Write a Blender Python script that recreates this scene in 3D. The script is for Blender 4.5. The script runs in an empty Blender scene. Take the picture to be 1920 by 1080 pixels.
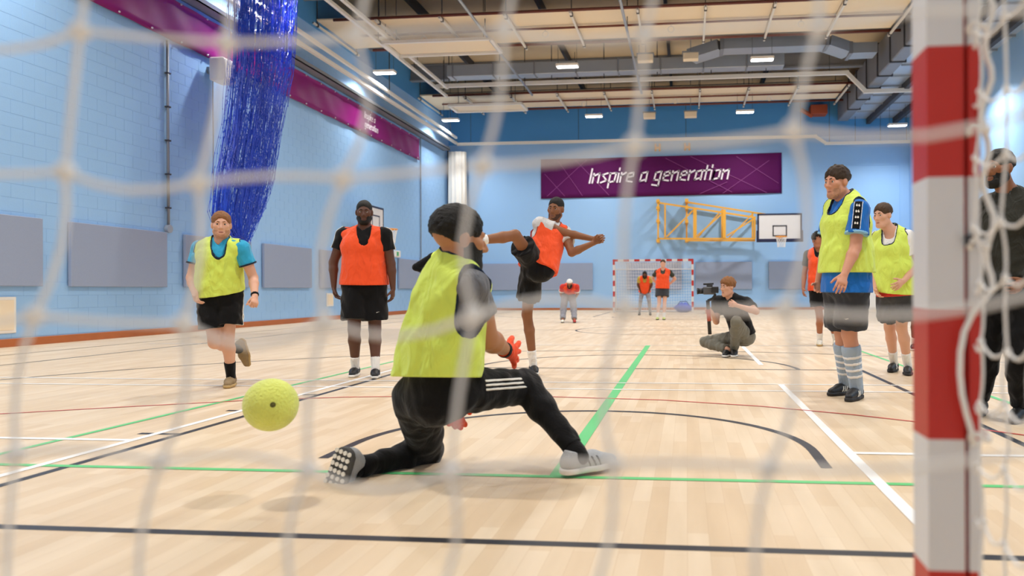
import bpy, math, random
import numpy as np
from mathutils import Vector, Matrix
random.seed(4)
sc = bpy.context.scene
COL = sc.collection
# ------------------------------------------------------------------ camera
FPX, CAMZ, PSI, ROLL = 1425.0, 0.86, math.atan(0.105), 0.004
PX0, PY0 = 1287.0 - FPX * math.tan(PSI), 545.0
cam_d = bpy.data.cameras.new('camera')
cam = bpy.data.objects.new('camera', cam_d)
COL.objects.link(cam)
cam_d.sensor_fit = 'HORIZONTAL'
cam_d.sensor_width = 36.0
cam_d.lens = FPX / 1920.0 * 36.0
cam_d.shift_x = (960.0 - PX0) / 1920.0
cam_d.shift_y = (PY0 - 540.0) / 1920.0
cam_d.clip_start = 0.05
cam_d.clip_end = 200
cam.matrix_world = (Matrix.Translation((0, 0, CAMZ)) @ Matrix.Rotation(PSI, 4, 'Z')
                    @ Matrix.Rotation(math.pi / 2, 4, 'X') @ Matrix.Rotation(-ROLL, 4, 'Z'))
cam_d.dof.use_dof = True
cam_d.dof.focus_distance = 6.2
cam_d.dof.aperture_fstop = 2.3
sc.camera = cam
# ------------------------------------------------------------------ world, exposure
w = bpy.data.worlds.new('world')
sc.world = w
w.use_nodes = True
w.node_tree.nodes['Background'].inputs[0].default_value = (0.8, 0.9, 1, 1)
w.node_tree.nodes['Background'].inputs[1].default_value = 0.05
sc.view_settings.view_transform = 'Standard'
sc.view_settings.look = 'None'
sc.view_settings.gamma = 1.0
sc.view_settings.use_curve_mapping = False
sc.view_settings.exposure = 0.0
sc.cycles.use_denoising = True
sc.cycles.max_bounces = 8
sc.cycles.diffuse_bounces = 5
sc.cycles.caustics_reflective = False
sc.cycles.caustics_refractive = False
LAMP_W = 170.0          # each pendant luminaire
LAMP_X = (-9.8, -3.75, 2.37, 8.3)
LAMP_Y = (3.6, 10.0, 17.0, 24.0, 31.0)

# ------------------------------------------------------------------ geometry of the place (metres)
WX0, WX1, WY0, WY1 = -10.75, 9.5, -0.78, 33.7
MIDX = -0.6

def ray(x, y):
    u, v = x - PX0, -(y - PY0)
    u, v = u * math.cos(ROLL) + v * math.sin(ROLL), -u * math.sin(ROLL) + v * math.cos(ROLL)
    u /= FPX; v /= FPX
    s, c = math.sin(PSI), math.cos(PSI)
    return np.array((c * u - s, s * u + c, v))
CAMP = np.array((0, 0, CAMZ))
def atY(x, y, d):
    r = ray(x, y); return CAMP + r * (d / r[1])
def atX(x, y, d):
    r = ray(x, y); return CAMP + r * (d / r[0])
def atZ(x, y, d=0.0):
    r = ray(x, y); return CAMP + r * ((d - CAMZ) / r[2])

# ------------------------------------------------------------------ materials
def srgb(c):
    if isinstance(c, str):
        c = [int(c[i:i + 2], 16) / 255 for i in (0, 2, 4)]
    return tuple((v / 12.92 if v <= 0.04045 else ((v + 0.055) / 1.055) ** 2.4) for v in c)
MATS = {}
def mat(name, col, rough=0.6, metal=0.0, spec=0.5, var=0.06, vscale=6.0, bump=0.0, bscale=60.0, coord='Object', emit=0.0, sheen=0.0, transl=0.0):
    if name in MATS:
        return MATS[name]
    m = bpy.data.materials.new(name); m.use_nodes = True
    nt = m.node_tree; b = nt.nodes['Principled BSDF']
    c = srgb(col)
    tc = nt.nodes.new('ShaderNodeTexCoord')
    nz = nt.nodes.new('ShaderNodeTexNoise'); nz.inputs['Scale'].default_value = vscale; nz.inputs['Detail'].default_value = 4
    nt.links.new(tc.outputs[coord], nz.inputs['Vector'])
    mx = nt.nodes.new('ShaderNodeMix'); mx.data_type = 'RGBA'
    mx.inputs[6].default_value = (*[v * (1 - var) for v in c], 1)
    mx.inputs[7].default_value = (*[min(1, v * (1 + var)) for v in c], 1)
    nt.links.new(nz.outputs['Fac'], mx.inputs[0])
    nt.links.new(mx.outputs[2], b.inputs['Base Color'])
    b.inputs['Roughness'].default_value = rough
    b.inputs['Metallic'].default_value = metal
    b.inputs['Specular IOR Level'].default_value = spec
    if sheen: b.inputs['Sheen Weight'].default_value = sheen
    if emit:
        b.inputs['Emission Color'].default_value = (*c, 1); b.inputs['Emission Strength'].default_value = emit
    if bump and name.startswith('cloth_'):
        n3 = nt.nodes.new('ShaderNodeTexNoise'); n3.inputs['Scale'].default_value = 9.0; n3.inputs['Detail'].default_value = 2.5; n3.inputs['Distortion'].default_value = 1.4
        mp = nt.nodes.new('ShaderNodeMapping'); mp.inputs['Scale'].default_value = (1.25, 1.25, .55); mp.inputs['Rotation'].default_value = (.3, .35, 0)
        nt.links.new(tc.outputs[coord], mp.inputs[0]); nt.links.new(mp.outputs[0], n3.inputs['Vector'])
        b3 = nt.nodes.new('ShaderNodeBump'); b3.inputs['Strength'].default_value = .25 if name in ('cloth_black', 'cloth_charcoal') else .75; b3.inputs['Distance'].default_value = .035
        nt.links.new(n3.outputs['Fac'], b3.inputs['Height'])
        n2 = nt.nodes.new('ShaderNodeTexNoise'); n2.inputs['Scale'].default_value = bscale; nt.links.new(tc.outputs[coord], n2.inputs['Vector'])
        bp = nt.nodes.new('ShaderNodeBump'); bp.inputs['Strength'].default_value = bump; bp.inputs['Distance'].default_value = .006
        nt.links.new(n2.outputs['Fac'], bp.inputs['Height']); nt.links.new(b3.outputs[0], bp.inputs['Normal']); nt.links.new(bp.outputs[0], b.inputs['Normal'])
    elif bump:
        n2 = nt.nodes.new('ShaderNodeTexNoise'); n2.inputs['Scale'].default_value = bscale; n2.inputs['Detail'].default_value = 3
        nt.links.new(tc.outputs[coord], n2.inputs['Vector'])
        bp = nt.nodes.new('ShaderNodeBump'); bp.inputs['Strength'].default_value = bump; bp.inputs['Distance'].default_value = 0.01
        nt.links.new(n2.outputs['Fac'], bp.inputs['Height']); nt.links.new(bp.outputs[0], b.inputs['Normal'])
    MATS[name] = m
    return m

# ------------------------------------------------------------------ mesh helpers
class MB:
    """collects simple solids, built as one mesh object"""
    def __init__(self): self.v = []; self.f = []; self.mi = []
    def add(self, vs, fs, mi=0):
        n = len(self.v); self.v += [tuple(map(float, p)) for p in vs]
        self.f += [tuple(i + n for i in f) for f in fs]; self.mi += [mi] * len(fs); return self
    def box(self, x0, x1, y0, y1, z0, z1, mi=0):
        return self.add([(x0, y0, z0), (x1, y0, z0), (x1, y1, z0), (x0, y1, z0), (x0, y0, z1), (x1, y0, z1), (x1, y1, z1), (x0, y1, z1)],
                        [(0, 3, 2, 1), (4, 5, 6, 7), (0, 1, 5, 4), (1, 2, 6, 5), (2, 3, 7, 6), (3, 0, 4, 7)], mi)
    def bevbox(self, x0, x1, y0, y1, z0, z1, b=0.005, mi=0):
        xs = [(x0, x0 + b), (x1, x1 - b)]; ys = [(y0, y0 + b), (y1, y1 - b)]; zs = [(z0, z0 + b), (z1, z1 - b)]
        vs = []; 
        for i in (0, 1):
            for j in (0, 1):
                for k in (0, 1):
                    vs += [(xs[i][0], ys[j][1], zs[k][1]), (xs[i][1], ys[j][0], zs[k][1]), (xs[i][1], ys[j][1], zs[k][0])]
        I = lambda i, j, k, a: ((i * 2 + j) * 2 + k) * 3 + a
        fs = []
        for i in (0, 1):
            q = [I(i, 0, 0, 0), I(i, 1, 0, 0), I(i, 1, 1, 0), I(i, 0, 1, 0)]; fs.append(q if i else q[::-1])
            q = [I(0, i, 0, 1), I(1, i, 0, 1), I(1, i, 1, 1), I(0, i, 1, 1)]; fs.append(q[::-1] if i else q)
            q = [I(0, 0, i, 2), I(1, 0, i, 2), I(1, 1, i, 2), I(0, 1, i, 2)]; fs.append(q if i else q[::-1])
        for i in (0, 1):
            for j in (0, 1):
                for (a, b2, m_) in ((0, 1, 'z'), (0, 2, 'y'), (1, 2, 'x')):
                    pts = []
                    for t in (0, 1):
                        ijk = {'z': (i, j, t), 'y': (i, t, j), 'x': (t, i, j)}[m_]
                        pts.append((I(*ijk, a), I(*ijk, b2)))
                    fs.append((pts[0][0], pts[0][1], pts[1][1], pts[1][0]))
                for k in (0, 1):
                    fs.append((I(i, j, k, 0), I(i, j, k, 1), I(i, j, k, 2)))
        return self.add(vs, fs, mi)
    def tube(self, pts, r, n=6, mi=0, closed=False, cap=True):
        pts = [Vector(p) for p in pts]; m = len(pts); vs = []; prev = None
        rr = r if isinstance(r, (list, tuple)) else [r] * m
        for i, p in enumerate(pts):
            if closed: t = pts[(i + 1) % m] - pts[i - 1]
            else: t = pts[min(i + 1, m - 1)] - pts[max(i - 1, 0)]
            t.normalize()
            if prev is None:
                a = Vector((0, 0, 1)) if abs(t.z) < 0.9 else Vector((1, 0, 0)); u = t.cross(a).normalized()
            else:
                u = (prev - t * prev.dot(t)).normalized()
            prev = u; v = t.cross(u)
            for k in range(n):
                a = 2 * math.pi * k / n
                vs.append(p + (u * math.cos(a) + v * math.sin(a)) * rr[i])
        fs = []
        for i in range(m if closed else m - 1):
            j = (i + 1) % m
            for k in range(n):
                fs.append((i * n + k, i * n + (k + 1) % n, j * n + (k + 1) % n, j * n + k))
        if cap and not closed:
            fs.append(tuple(range(n))[::-1]); fs.append(tuple(range((m - 1) * n, m * n)))
        return self.add(vs, fs, mi)
    def bar(self, a, b, w, h, up=(0, 0, 1), mi=0):
        a = Vector(a); b = Vector(b); t = (b - a).normalized(); u = t.cross(Vector(up))
        if u.length < 1e-4: u = t.cross(Vector((1, 0, 0)))
        u.normalize(); v = u.cross(t)
        vs = []
        for p in (a, b):
            for (i, j) in ((-1, -1), (1, -1), (1, 1), (-1, 1)): vs.append(p + u * (i * w / 2) + v * (j * h / 2))
        return self.add(vs, [(3, 2, 1, 0), (4, 5, 6, 7), (0, 1, 5, 4), (1, 2, 6, 5), (2, 3, 7, 6), (3, 0, 4, 7)], mi)
    def sphere(self, c, r, nu=16, nv=10, mi=0, sc_=(1, 1, 1)):
        vs = [(c[0], c[1], c[2] + r * sc_[2])]
        for i in range(1, nv):
            th = math.pi * i / nv
            for k in range(nu):
                a = 2 * math.pi * k / nu
                vs.append((c[0] + r * sc_[0] * math.sin(th) * math.cos(a), c[1] + r * sc_[1] * math.sin(th) * math.sin(a), c[2] + r * sc_[2] * math.cos(th)))
        vs.append((c[0], c[1], c[2] - r * sc_[2])); fs = []
        for k in range(nu): fs.append((0, 1 + k, 1 + (k + 1) % nu))
        for i in range(nv - 2):
            for k in range(nu):
                a = 1 + i * nu; fs.append((a + k, a + nu + k, a + nu + (k + 1) % nu, a + (k + 1) % nu))
        a = 1 + (nv - 2) * nu
        for k in range(nu): fs.append((a + k, len(vs) - 1, a + (k + 1) % nu))
        return self.add(vs, fs, mi)
    def build(self, name, m, parent=None, smooth=False, data_only=False):
        me = bpy.data.meshes.new(name); me.from_pydata(self.v, [], self.f)
        for x in (m if isinstance(m, (list, tuple)) else [m]): me.materials.append(x)
        me.polygons.foreach_set('material_index', self.mi)
        if smooth: me.polygons.foreach_set('use_smooth', [True] * len(self.f))
        me.update()
        if data_only: return me
        return link(name, me, parent)
def link(name, data, parent=None):
    o = bpy.data.objects.new(name, data); COL.objects.link(o)
    if parent is not None: o.parent = parent
    return o
def tag(o, label=None, cat=None, group=None, kind=None):
    for k, v in (('label', label), ('category', cat), ('group', group), ('kind', kind)):
        if v: o[k] = v
    return o
def thing(name, label, cat, loc=(0, 0, 0), group=None):
    o = bpy.data.objects.new(name, None); COL.objects.link(o); o.location = loc; o.empty_display_size = 0.1
    return tag(o, label, cat, group)
def put(o, root):
    """parent an object whose mesh is in world space to a thing placed elsewhere"""
    o.parent = root; o.matrix_parent_inverse = Matrix.Translation(root.location).inverted(); return o
def copy_to(o, loc):
    c = o.copy(); COL.objects.link(c); c.location = loc
    for ch in o.children:
        d = ch.copy(); COL.objects.link(d); d.parent = c
    return c
# ================================================================== the hall
WALL = '98c3ee'
M_wall = mat('wall_paint_blue', WALL, 0.62, var=0.035, vscale=0.7, bump=0.12, bscale=35)
M_floor = bpy.data.materials.new('sprung_floor'); M_floor.use_nodes = True
def floor_nodes():
    nt = M_floor.node_tree; b = nt.nodes['Principled BSDF']; L = nt.links.new
    tc = nt.nodes.new('ShaderNodeTexCoord')
    mp = nt.nodes.new('ShaderNodeMapping'); mp.inputs['Rotation'].default_value = (0, 0, math.pi / 2); L(tc.outputs['Object'], mp.inputs[0])
    br = nt.nodes.new('ShaderNodeTexBrick'); L(mp.outputs[0], br.inputs['Vector'])
    br.offset = 0.37; br.inputs['Scale'].default_value = 1.0; br.inputs['Brick Width'].default_value = 0.62; br.inputs['Row Height'].default_value = 0.075
    br.inputs['Mortar Size'].default_value = 0.0006; br.inputs['Bias'].default_value = 0.0
    br.inputs['Color1'].default_value = (*srgb('dbc2a1'), 1); br.inputs['Color2'].default_value = (*srgb('e6d2b6'), 1); br.inputs['Mortar'].default_value = (*srgb('cdb08d'), 1)
    nz = nt.nodes.new('ShaderNodeTexNoise'); nz.inputs['Scale'].default_value = 1.0; nz.inputs['Detail'].default_value = 6
    m2 = nt.nodes.new('ShaderNodeMapping'); m2.inputs['Scale'].default_value = (9, 1.1, 1); L(tc.outputs['Object'], m2.inputs[0]); L(m2.outputs[0], nz.inputs['Vector'])
    mx = nt.nodes.new('ShaderNodeMix'); mx.data_type = 'RGBA'; mx.blend_type = 'MULTIPLY'; mx.inputs[0].default_value = 1.0
    rp = nt.nodes.new('ShaderNodeValToRGB'); rp.color_ramp.elements[0].position = 0.3; rp.color_ramp.elements[0].color = (0.88, 0.86, 0.83, 1); rp.color_ramp.elements[1].position = 0.7; rp.color_ramp.elements[1].color = (1, 1, 1, 1)
    L(nz.outputs['Fac'], rp.inputs[0]); L(br.outputs['Color'], mx.inputs[6]); L(rp.outputs[0], mx.inputs[7]); L(mx.outputs[2], b.inputs['Base Color'])
    b.inputs['Roughness'].default_value = 0.42; b.inputs['Specular IOR Level'].default_value = 0.35
floor_nodes()
def struct(o): o['kind'] = 'structure'; return o
fl = struct(MB().box(WX0 - .2, WX1 + .2, WY0 - .2, WY1 + .2, -0.2, 0).build('floor', M_floor))
wl = struct(MB().box(WX0 - .3, WX0, WY0 - .3, WY1 + .3, 0, 9.9).build('wall_left', M_wall))
struct(MB().box(WX0, WX1, WY1, WY1 + .3, 0, 9.9).build('wall_far', M_wall))
struct(MB().box(WX1, WX1 + .3, WY0 - .3, WY1 + .3, 0, 9.9).build('wall_right', M_wall))
struct(MB().box(WX0, WX1, WY0 - .3, WY0, 0, 9.9).build('wall_near', mat('wall_paint_pale', 'd4d7dc', .7, var=.03, vscale=.8, bump=.1, bscale=35)))
M_wall2 = mat('wall_upper_deep_blue', '4f9ad8', .6, var=.05, vscale=.8, bump=.1, bscale=35)  # deeper blue for the top bands of the far and left walls
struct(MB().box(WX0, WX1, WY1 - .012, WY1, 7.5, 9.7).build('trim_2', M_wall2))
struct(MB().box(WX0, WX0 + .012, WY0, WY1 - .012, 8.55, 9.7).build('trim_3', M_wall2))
# painted blockwork of the left wall: blocks proud of the joints
BW, BH, BJ = 0.45, 0.225, 0.005
blk = MB().bevbox(0, 0.004, BJ / 2, BW - BJ / 2, BJ / 2, BH - BJ / 2, 0.002).build('block', M_wall, data_only=True)
rest = MB(); nblk = 0
cells = []
for r in range(37):
    y = 10.2 + (BW / 2 if r % 2 else 0)
    while y < WY1 - BW:
        cells.append((y, 0.14 + r * BH)); y += BW
seen = sorted(c for c in cells if c[0] + BW > 10.75 and c[1] < 0.86 + 0.395 * (c[0] + BW))
seen.sort(key=lambda c: c[0])
near = set(seen[:300])
for c in cells:
    if c in near:
        o = link('block', blk, wl); o.location = (WX0, c[0], c[1])
    else:
        rest.box(WX0, WX0 + 0.003, c[0] + BJ / 2, c[0] + BW - BJ / 2, c[1] + BJ / 2, c[1] + BH - BJ / 2)
o = rest.build('blockwork', M_wall, wl); o['kind'] = 'stuff'
# baseboards of orange-brown timber
M_skirt = mat('skirting_timber', 'b0622f', 0.5, var=0.15, vscale=3)
struct(MB().bevbox(WX0, WX0 + .03, WY0, WY1, 0, 0.13, .006).build('baseboard_left', M_skirt))
struct(MB().bevbox(WX0 + .03, WX1 - .03, WY1 - .03, WY1, 0, 0.10, .006).build('baseboard_far', M_skirt))
struct(MB().bevbox(WX1 - .03, WX1, WY0, WY1, 0, 0.13, .006).build('baseboard_right', M_skirt))
# ---------------- court lines, 2 mm of paint on the floor
LZ = [0.0006]
def pline(name, label, pts, w_, col, closed=False):
    m = mat('line_' + name.split('_')[0], col, 0.45, var=0.05, vscale=2)
    LZ[0] += 0.00006; z = LZ[0]
    P = [Vector((p[0], p[1], 0)) for p in pts]; n = len(P); vs = []; fs = []
    for i, p in enumerate(P):
        a = P[i - 1] if (i or closed) else P[i]; b = P[(i + 1) % n] if (i < n - 1 or closed) else P[i]
        t = (b - a).normalized(); q = Vector((-t.y, t.x, 0)) * w_ / 2
        vs += [(p + q).to_tuple()[:2] + (z,), (p - q).to_tuple()[:2] + (z,)]
    for i in range(n if closed else n - 1):
        j = (i + 1) % n; fs.append((2 * i, 2 * i + 1, 2 * j + 1, 2 * j))
    o = MB().add(vs, fs).build(name, m)
    o['label'] = label; o['category'] = 'court line'
    return o
def arc(cx, cy, r, a0, a1, n=40): return [(cx + r * math.cos(math.radians(a0 + (a1 - a0) * i / n)), cy + r * math.sin(math.radians(a0 + (a1 - a0) * i / n))) for i in range(n + 1)]
BK, GN, WH, RD = '23242c', '5fc478', 'f4f3f0', 'c84a42'
E0, E1 = 2.55, 30.55
SX0, SX1 = -8.1, 6.9
def lab(txt): return txt
pline('black_line', 'thick black baseline crossing the whole foreground floor', [(SX0, E0), (SX1, E0)], .05, BK)
pline('black_line', 'black line along the far end of the court under the distant goal', [(SX0, E1), (SX1, E1)], .05, BK)
pline('black_line', 'long black sideline nearest the left wall', [(SX0, E0), (SX0, E1)], .05, BK)
pline('black_line', 'long black sideline on the right side of the court', [(SX1, E0), (SX1, E1)], .05, BK)
pline('black_line', 'black line crossing the court at its middle', [(SX0, 16.55), (SX1, 16.55)], .05, BK)
pline('black_circle', 'black centre circle far behind the cameraman', arc(MIDX, 16.55, 1.8, 0, 360, 48)[:-1], .05, BK, True)
for (e, sg, nm) in ((E0, 1, 'near'), (E1, -1, 'far')):
    fy = e + sg * 5.8; by = e + sg * 1.575; d = 'behind the bouncing ball' if sg > 0 else 'at the far end'
    pline('black_line', f'black lane line on the left of the {nm} keyway', [(MIDX - 2.45, e), (MIDX - 2.45, fy)], .05, BK)
    pline('black_line', f'black lane line on the right of the {nm} keyway', [(MIDX + 2.45, e), (MIDX + 2.45, fy)], .05, BK)
    pline('black_line', f'black line closing the {nm} keyway', [(MIDX - 2.45, fy), (MIDX + 2.45, fy)], .05, BK)
    pline('black_arc', f'black half circle beyond the {nm} keyway line', arc(MIDX, fy, 1.8, 0, 180 * sg), .05, BK)
    na = [(MIDX + 1.27, by - sg * .375)] + arc(MIDX, by, 1.27, 0, 180 * sg) + [(MIDX - 1.27, by - sg * .375)]
    pline('black_arc', 'bold black semicircle curving round the kneeling goalkeeper' if sg > 0 else 'small black semicircle by the far goal', na, .055, BK)
    tp = [(MIDX + 6.6, e)] + arc(MIDX, by, 6.75, 12.1, 180 - 12.1) + [(MIDX - 6.6, e)] if sg > 0 else [(MIDX + 6.6, e)] + arc(MIDX, by, 6.75, -12.1, -180 + 12.1) + [(MIDX - 6.6, e)]
    pline('black_arc', f'wide black three-point arc at the {nm} end', tp, .045, BK)
for yy, wh in ((4.31, 'nearest'), (5.2, 'middle'), (6.05, 'farthest')):
    pline('black_tick', 'short black tick mark beside the left lane line, ' + wh + ' of three', [(MIDX - 2.72, yy), (MIDX - 2.45, yy)], .045, BK).__setitem__('group', 'tick marks on the left lane line')
pline('green_line', 'green line crossing the floor in front of the kneeling goalkeeper', [(-9.0, 3.47), (7.5, 3.47)], .045, GN)
pline('green_line', 'green centre line running from the goalkeeper towards the far goal', [(MIDX, 3.47), (MIDX, 11.9)], .075, GN)
pline('green_line', 'green line passing behind the yellow ball', [(-3.65, 3.47), (-3.55, 11.9)], .045, GN)
pline('green_line', 'green line behind the black-clad man at the right', [(2.42, 3.47), (2.42, 11.9)], .045, GN)
pline('white_line', 'long white line running behind the yellow ball', [(-3.21, 1.6), (-3.21, 11.9)], .05, WH)
pline('white_line', 'long white line on the right passing the older man', [(.85, 1.6), (.85, 7.02)], .055, WH)
pline('white_line', 'white line starting beneath the crouching cameraman', [(.85, 8.85), (.85, 13.5)], .055, WH)
pline('white_line', 'short white line meeting the long white line at left', [(-8.5, 4.11), (-3.21, 4.11)], .05, WH)
pline('white_line', 'short white line meeting the post at right', [(.85, 4.11), (6.5, 4.11)], .05, WH)
pline('white_line', 'white line across the floor at the older man\'s heels', [(-9, 6.58), (8, 6.58)], .04, WH)
pline('white_line', 'white line across the floor behind the older man', [(-9, 7.05), (8, 7.05)], .04, WH)
pline('white_line', 'pale white line crossing the court beneath the curly-haired player', [(-9, 11.9), (8, 11.9)], .04, WH)
pline('red_arc', 'thin red arc sweeping across behind the goalkeeper', [(-6.6, 3.3), (-5.6, 4.3), (-4.84, 4.93), (-4.2, 5.3), (-3.51, 5.67), (-2.78, 5.93), (-1.9, 6.08), (-1.08, 6.08), (-.2, 5.97), (.55, 5.7), (1.13, 5.37), (1.7, 4.95), (2.5, 4.2), (3.3, 3.2)], .028, RD)
pline('brown_line', 'thin dark line near the left wall', [(-9.4, 7), (-9.2, 28)], .03, '6b5a4c')
# ---------------- acoustic panels
M_panel = mat('acoustic_felt', '97a3bb', 0.95, spec=0.1, var=0.04, vscale=40, bump=0.15, bscale=220)
pl = MB().bevbox(0, .07, 0, 2.47, 0, 1.13, .008).build('acoustic_panel', M_panel, data_only=True)
place = ['cut by the left edge of the picture', 'largest in view, left of the conduit', 'behind the runner', 'between the runner and the orange-bib man',
         'behind the arm of the standing orange-bib man', 'just right of the standing orange-bib man', 'partly hidden by the goalkeeper', 'nearest the far corner']
for i in range(8):
    o = link('acoustic_panel', pl); o.location = (WX0 + .021, 9.15 + 3.05 * i, .97)
    tag(o, 'grey felt acoustic panel on left wall, ' + place[i], 'wall panel', 'acoustic panels')
pf = MB().bevbox(0, 2.45, 0, .07, 0, 1.2, .008).build('acoustic_panel', M_panel, data_only=True)
for x, t in ((-9.4, 'left of the kicker'), (-6.6, 'right of the kicker'), (-2.65, 'behind the far goal'), (.4, 'behind the cameraman'), (3.57, 'right of the cameraman'), (6.3, 'behind the two men in yellow bibs')):
    o = link('acoustic_panel', pf); o.location = (x, WY1 - .091, .9)
    tag(o, 'grey felt acoustic panel on far wall, ' + t, 'wall panel', 'acoustic panels')
# ---------------- banners with angular lettering
M_ban = mat('banner_purple', '560c52', 0.7, spec=.2, var=0.12, vscale=0.5, bump=0.25, bscale=2.2)
M_ban2 = mat('banner_magenta', '86126f', 0.5, spec=.3, var=0.2, vscale=0.35, bump=0.5, bscale=1.6)
M_print = mat('print_white', 'efe6ef', 0.6, var=0.03)
M_print2 = mat('print_mauve', '8d3d86', 0.6, var=0.05)
GL = {'I': ([[(0, 0), (0, 1.5)]], .3), 'n': ([[(0, 0), (0, 1)], [(0, .72), (.6, 1), (.6, 0)]], .9),
      's': ([[(.6, 1), (.05, .82), (.6, .22), (0, 0)]], .88), 'p': ([[(0, -.55), (0, 1)], [(0, .93), (.62, 1), (.56, .12), (0, 0)]], .9),
      'i': ([[(0, 0), (0, .95)], [(0, 1.25), (0, 1.5)]], .3), 'r': ([[(0, 0), (0, 1)], [(0, .7), (.5, 1)]], .68),
      'e': ([[(.03, .48), (.62, .6), (.58, 1), (.06, .86), (0, .1), (.6, 0)]], .9), 'a': ([[(.62, 1), (.06, .86), (0, .02), (.55, .2)], [(.64, 1), (.62, 0)]], .94),
      'g': ([[(.6, 1), (.06, .88), (0, .12), (.55, .1)], [(.64, 1), (.55, -.5), (-.12, -.38)]], .94), 't': ([[(.12, 1.45), (.12, 0)], [(-.18, .93), (.48, 1)]], .66),
      'o': ([[(0, 0), (.04, .88), (.62, 1), (.58, .12), (0, 0), (.04, .88)]], .92), ' ': ([], .55)}
def lettering(text, size, frame, width=.19, slant=.16):
    """flat stroke letters; frame(u, v) gives the 3D point, and the plate is given a little depth by frame(u,v,d)"""
    mb = MB(); x = 0
    for ch in text:
        st, adv = GL[ch]
        for pl_ in st:
            P = [Vector(((px + x + py * slant) * size, py * size)) for px, py in pl_]
            for a, b in zip(P[:-1], P[1:]):
                t = (b - a).normalized(); q = Vector((-t.y, t.x)) * width * size / 2; e = t * width * size * .35
                c4 = [a - e + q, a - e - q, b + e - q, b + e + q]
                vs = [frame(c.x, c.y, 0.0) for c in c4] + [frame(c.x, c.y, 0.004) for c in c4]
                mb.add(vs, [(4, 5, 6, 7), (0, 1, 5, 4), (1, 2, 6, 5), (2, 3, 7, 6), (3, 0, 4, 7)])
        x += adv
    return mb
def textlen(t): return sum(GL[c][1] for c in t)
def sheet(name, o, u, v, nu, nv, fold, m, thick=.012, parent=None):
    """hanging cloth: rectangle spanned by u, v from o with folds, given thickness"""
    o, u, v = Vector(o), Vector(u), Vector(v); nrm = u.cross(v).normalized(); vs = []; fs = []
    for s_ in (0, 1):
        for i in range(nu + 1):
            for j in range(nv + 1):
                vs.append(o + u * (i / nu) + v * (j / nv) + nrm * (fold(i / nu, j / nv) + s_ * thick))
    k = (nu + 1) * (nv + 1)
    for i in range(nu):
        for j in range(nv):
            a = i * (nv + 1) + j; q = (a, a + nv + 1, a + nv + 2, a + 1)
            fs.append(tuple(x + k for x in q)); fs.append(q[::-1])
    for i in range(nu):
        for j in (0, nv):
            a = i * (nv + 1) + j; fs.append((a, a + nv + 1, a + nv + 1 + k, a + k))
    for j in range(nv):
        for i in (0, nu):
            a = i * (nv + 1) + j; fs.append((a, a + 1, a + 1 + k, a + k))
    return MB().add(vs, fs).build(name, m, parent, smooth=True)
bf = thing('banner', 'wide purple banner reading Inspire a generation on the far wall', 'banner', (-1.2, WY1, 5.05))
def ffold(a, b): return .012 * math.sin(a * 23 + b * 2) * (1 - b) + .01 * math.sin(a * 9)
o = sheet('banner_cloth', (-6.48, WY1 - .03, 5.0), (10.62, 0, .07), (0, 0, 1.76), 60, 8, lambda a, b: ffold(a, b) - 0.0, M_ban); put(o, bf)
tl = textlen('Inspire a generation'); ts = 6.2 / tl
fy_ = WY1 - .09
o = lettering('Inspire a generation', ts, lambda u, v, d: (-4.28 + u, fy_ - d, 5.66 + v + u * .012), .17, .22).build('lettering', M_print); put(o, bf)
for (x0, z0, x1, z1) in ((-6.2, 5.1, -4.4, 6.7), (-5.7, 6.7, -4.6, 5.1), (-4.9, 6.7, -3.4, 5.1), (-6.3, 6.1, -5.4, 5.1), (.2, 6.75, 3.5, 5.1), (-.9, 6.7, 2.0, 5.15), (1.6, 5.1, 3.6, 6.5), (2.2, 6.7, 4.0, 5.5), (.6, 5.1, 1.8, 5.6)):
    put(MB().bar((x0, WY1 - .078, z0), (x1, WY1 - .078, z1), .022, .004, up=(0, 1, 0)).build('printed_line', M_print2), bf)
bl = thing('banner', 'long magenta banner running high along the left wall', 'banner', (WX0, 20, 6.15))
o = sheet('banner_cloth', (WX0 + .056, 8.6, 6.14), (0, 21.1, 0), (0, 0, .87), 160, 6,
          lambda a, b: .02 * math.sin(a * 60 + b * 2.5) * (.4 + .6 * math.sin(a * 17) ** 2) * (1 - b * .5) + .012 * math.sin(a * 140 + b * 5) * (.3 + .7 * math.sin(a * 11 + 1) ** 2), M_ban2); put(o, bl)
def wallframe(y0, z0): return lambda u, v, d: (WX0 + .108 + d, y0 + u, z0 + v)
for (yy, words) in ((24.35, True), (18.1, True), (12.1, True)):
    for k, t in enumerate(('Inspire a', 'generation')):
        s_ = .14
        put(lettering(t, s_, wallframe(yy, 6.66 - k * .3), .17, .2).build('lettering', M_print), bl)
stud = MB().sphere((0, 0, 0), .022, 8, 5).build('eyelet', mat('eyelet_steel', 'd8d8dc', .3, .8), data_only=True)
for i in range(24):
    for z in (6.18, 6.98):
        o = link('eyelet', stud); o.location = (WX0 + .095, 8.9 + i * .89, z); put(o, bl)
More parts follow.
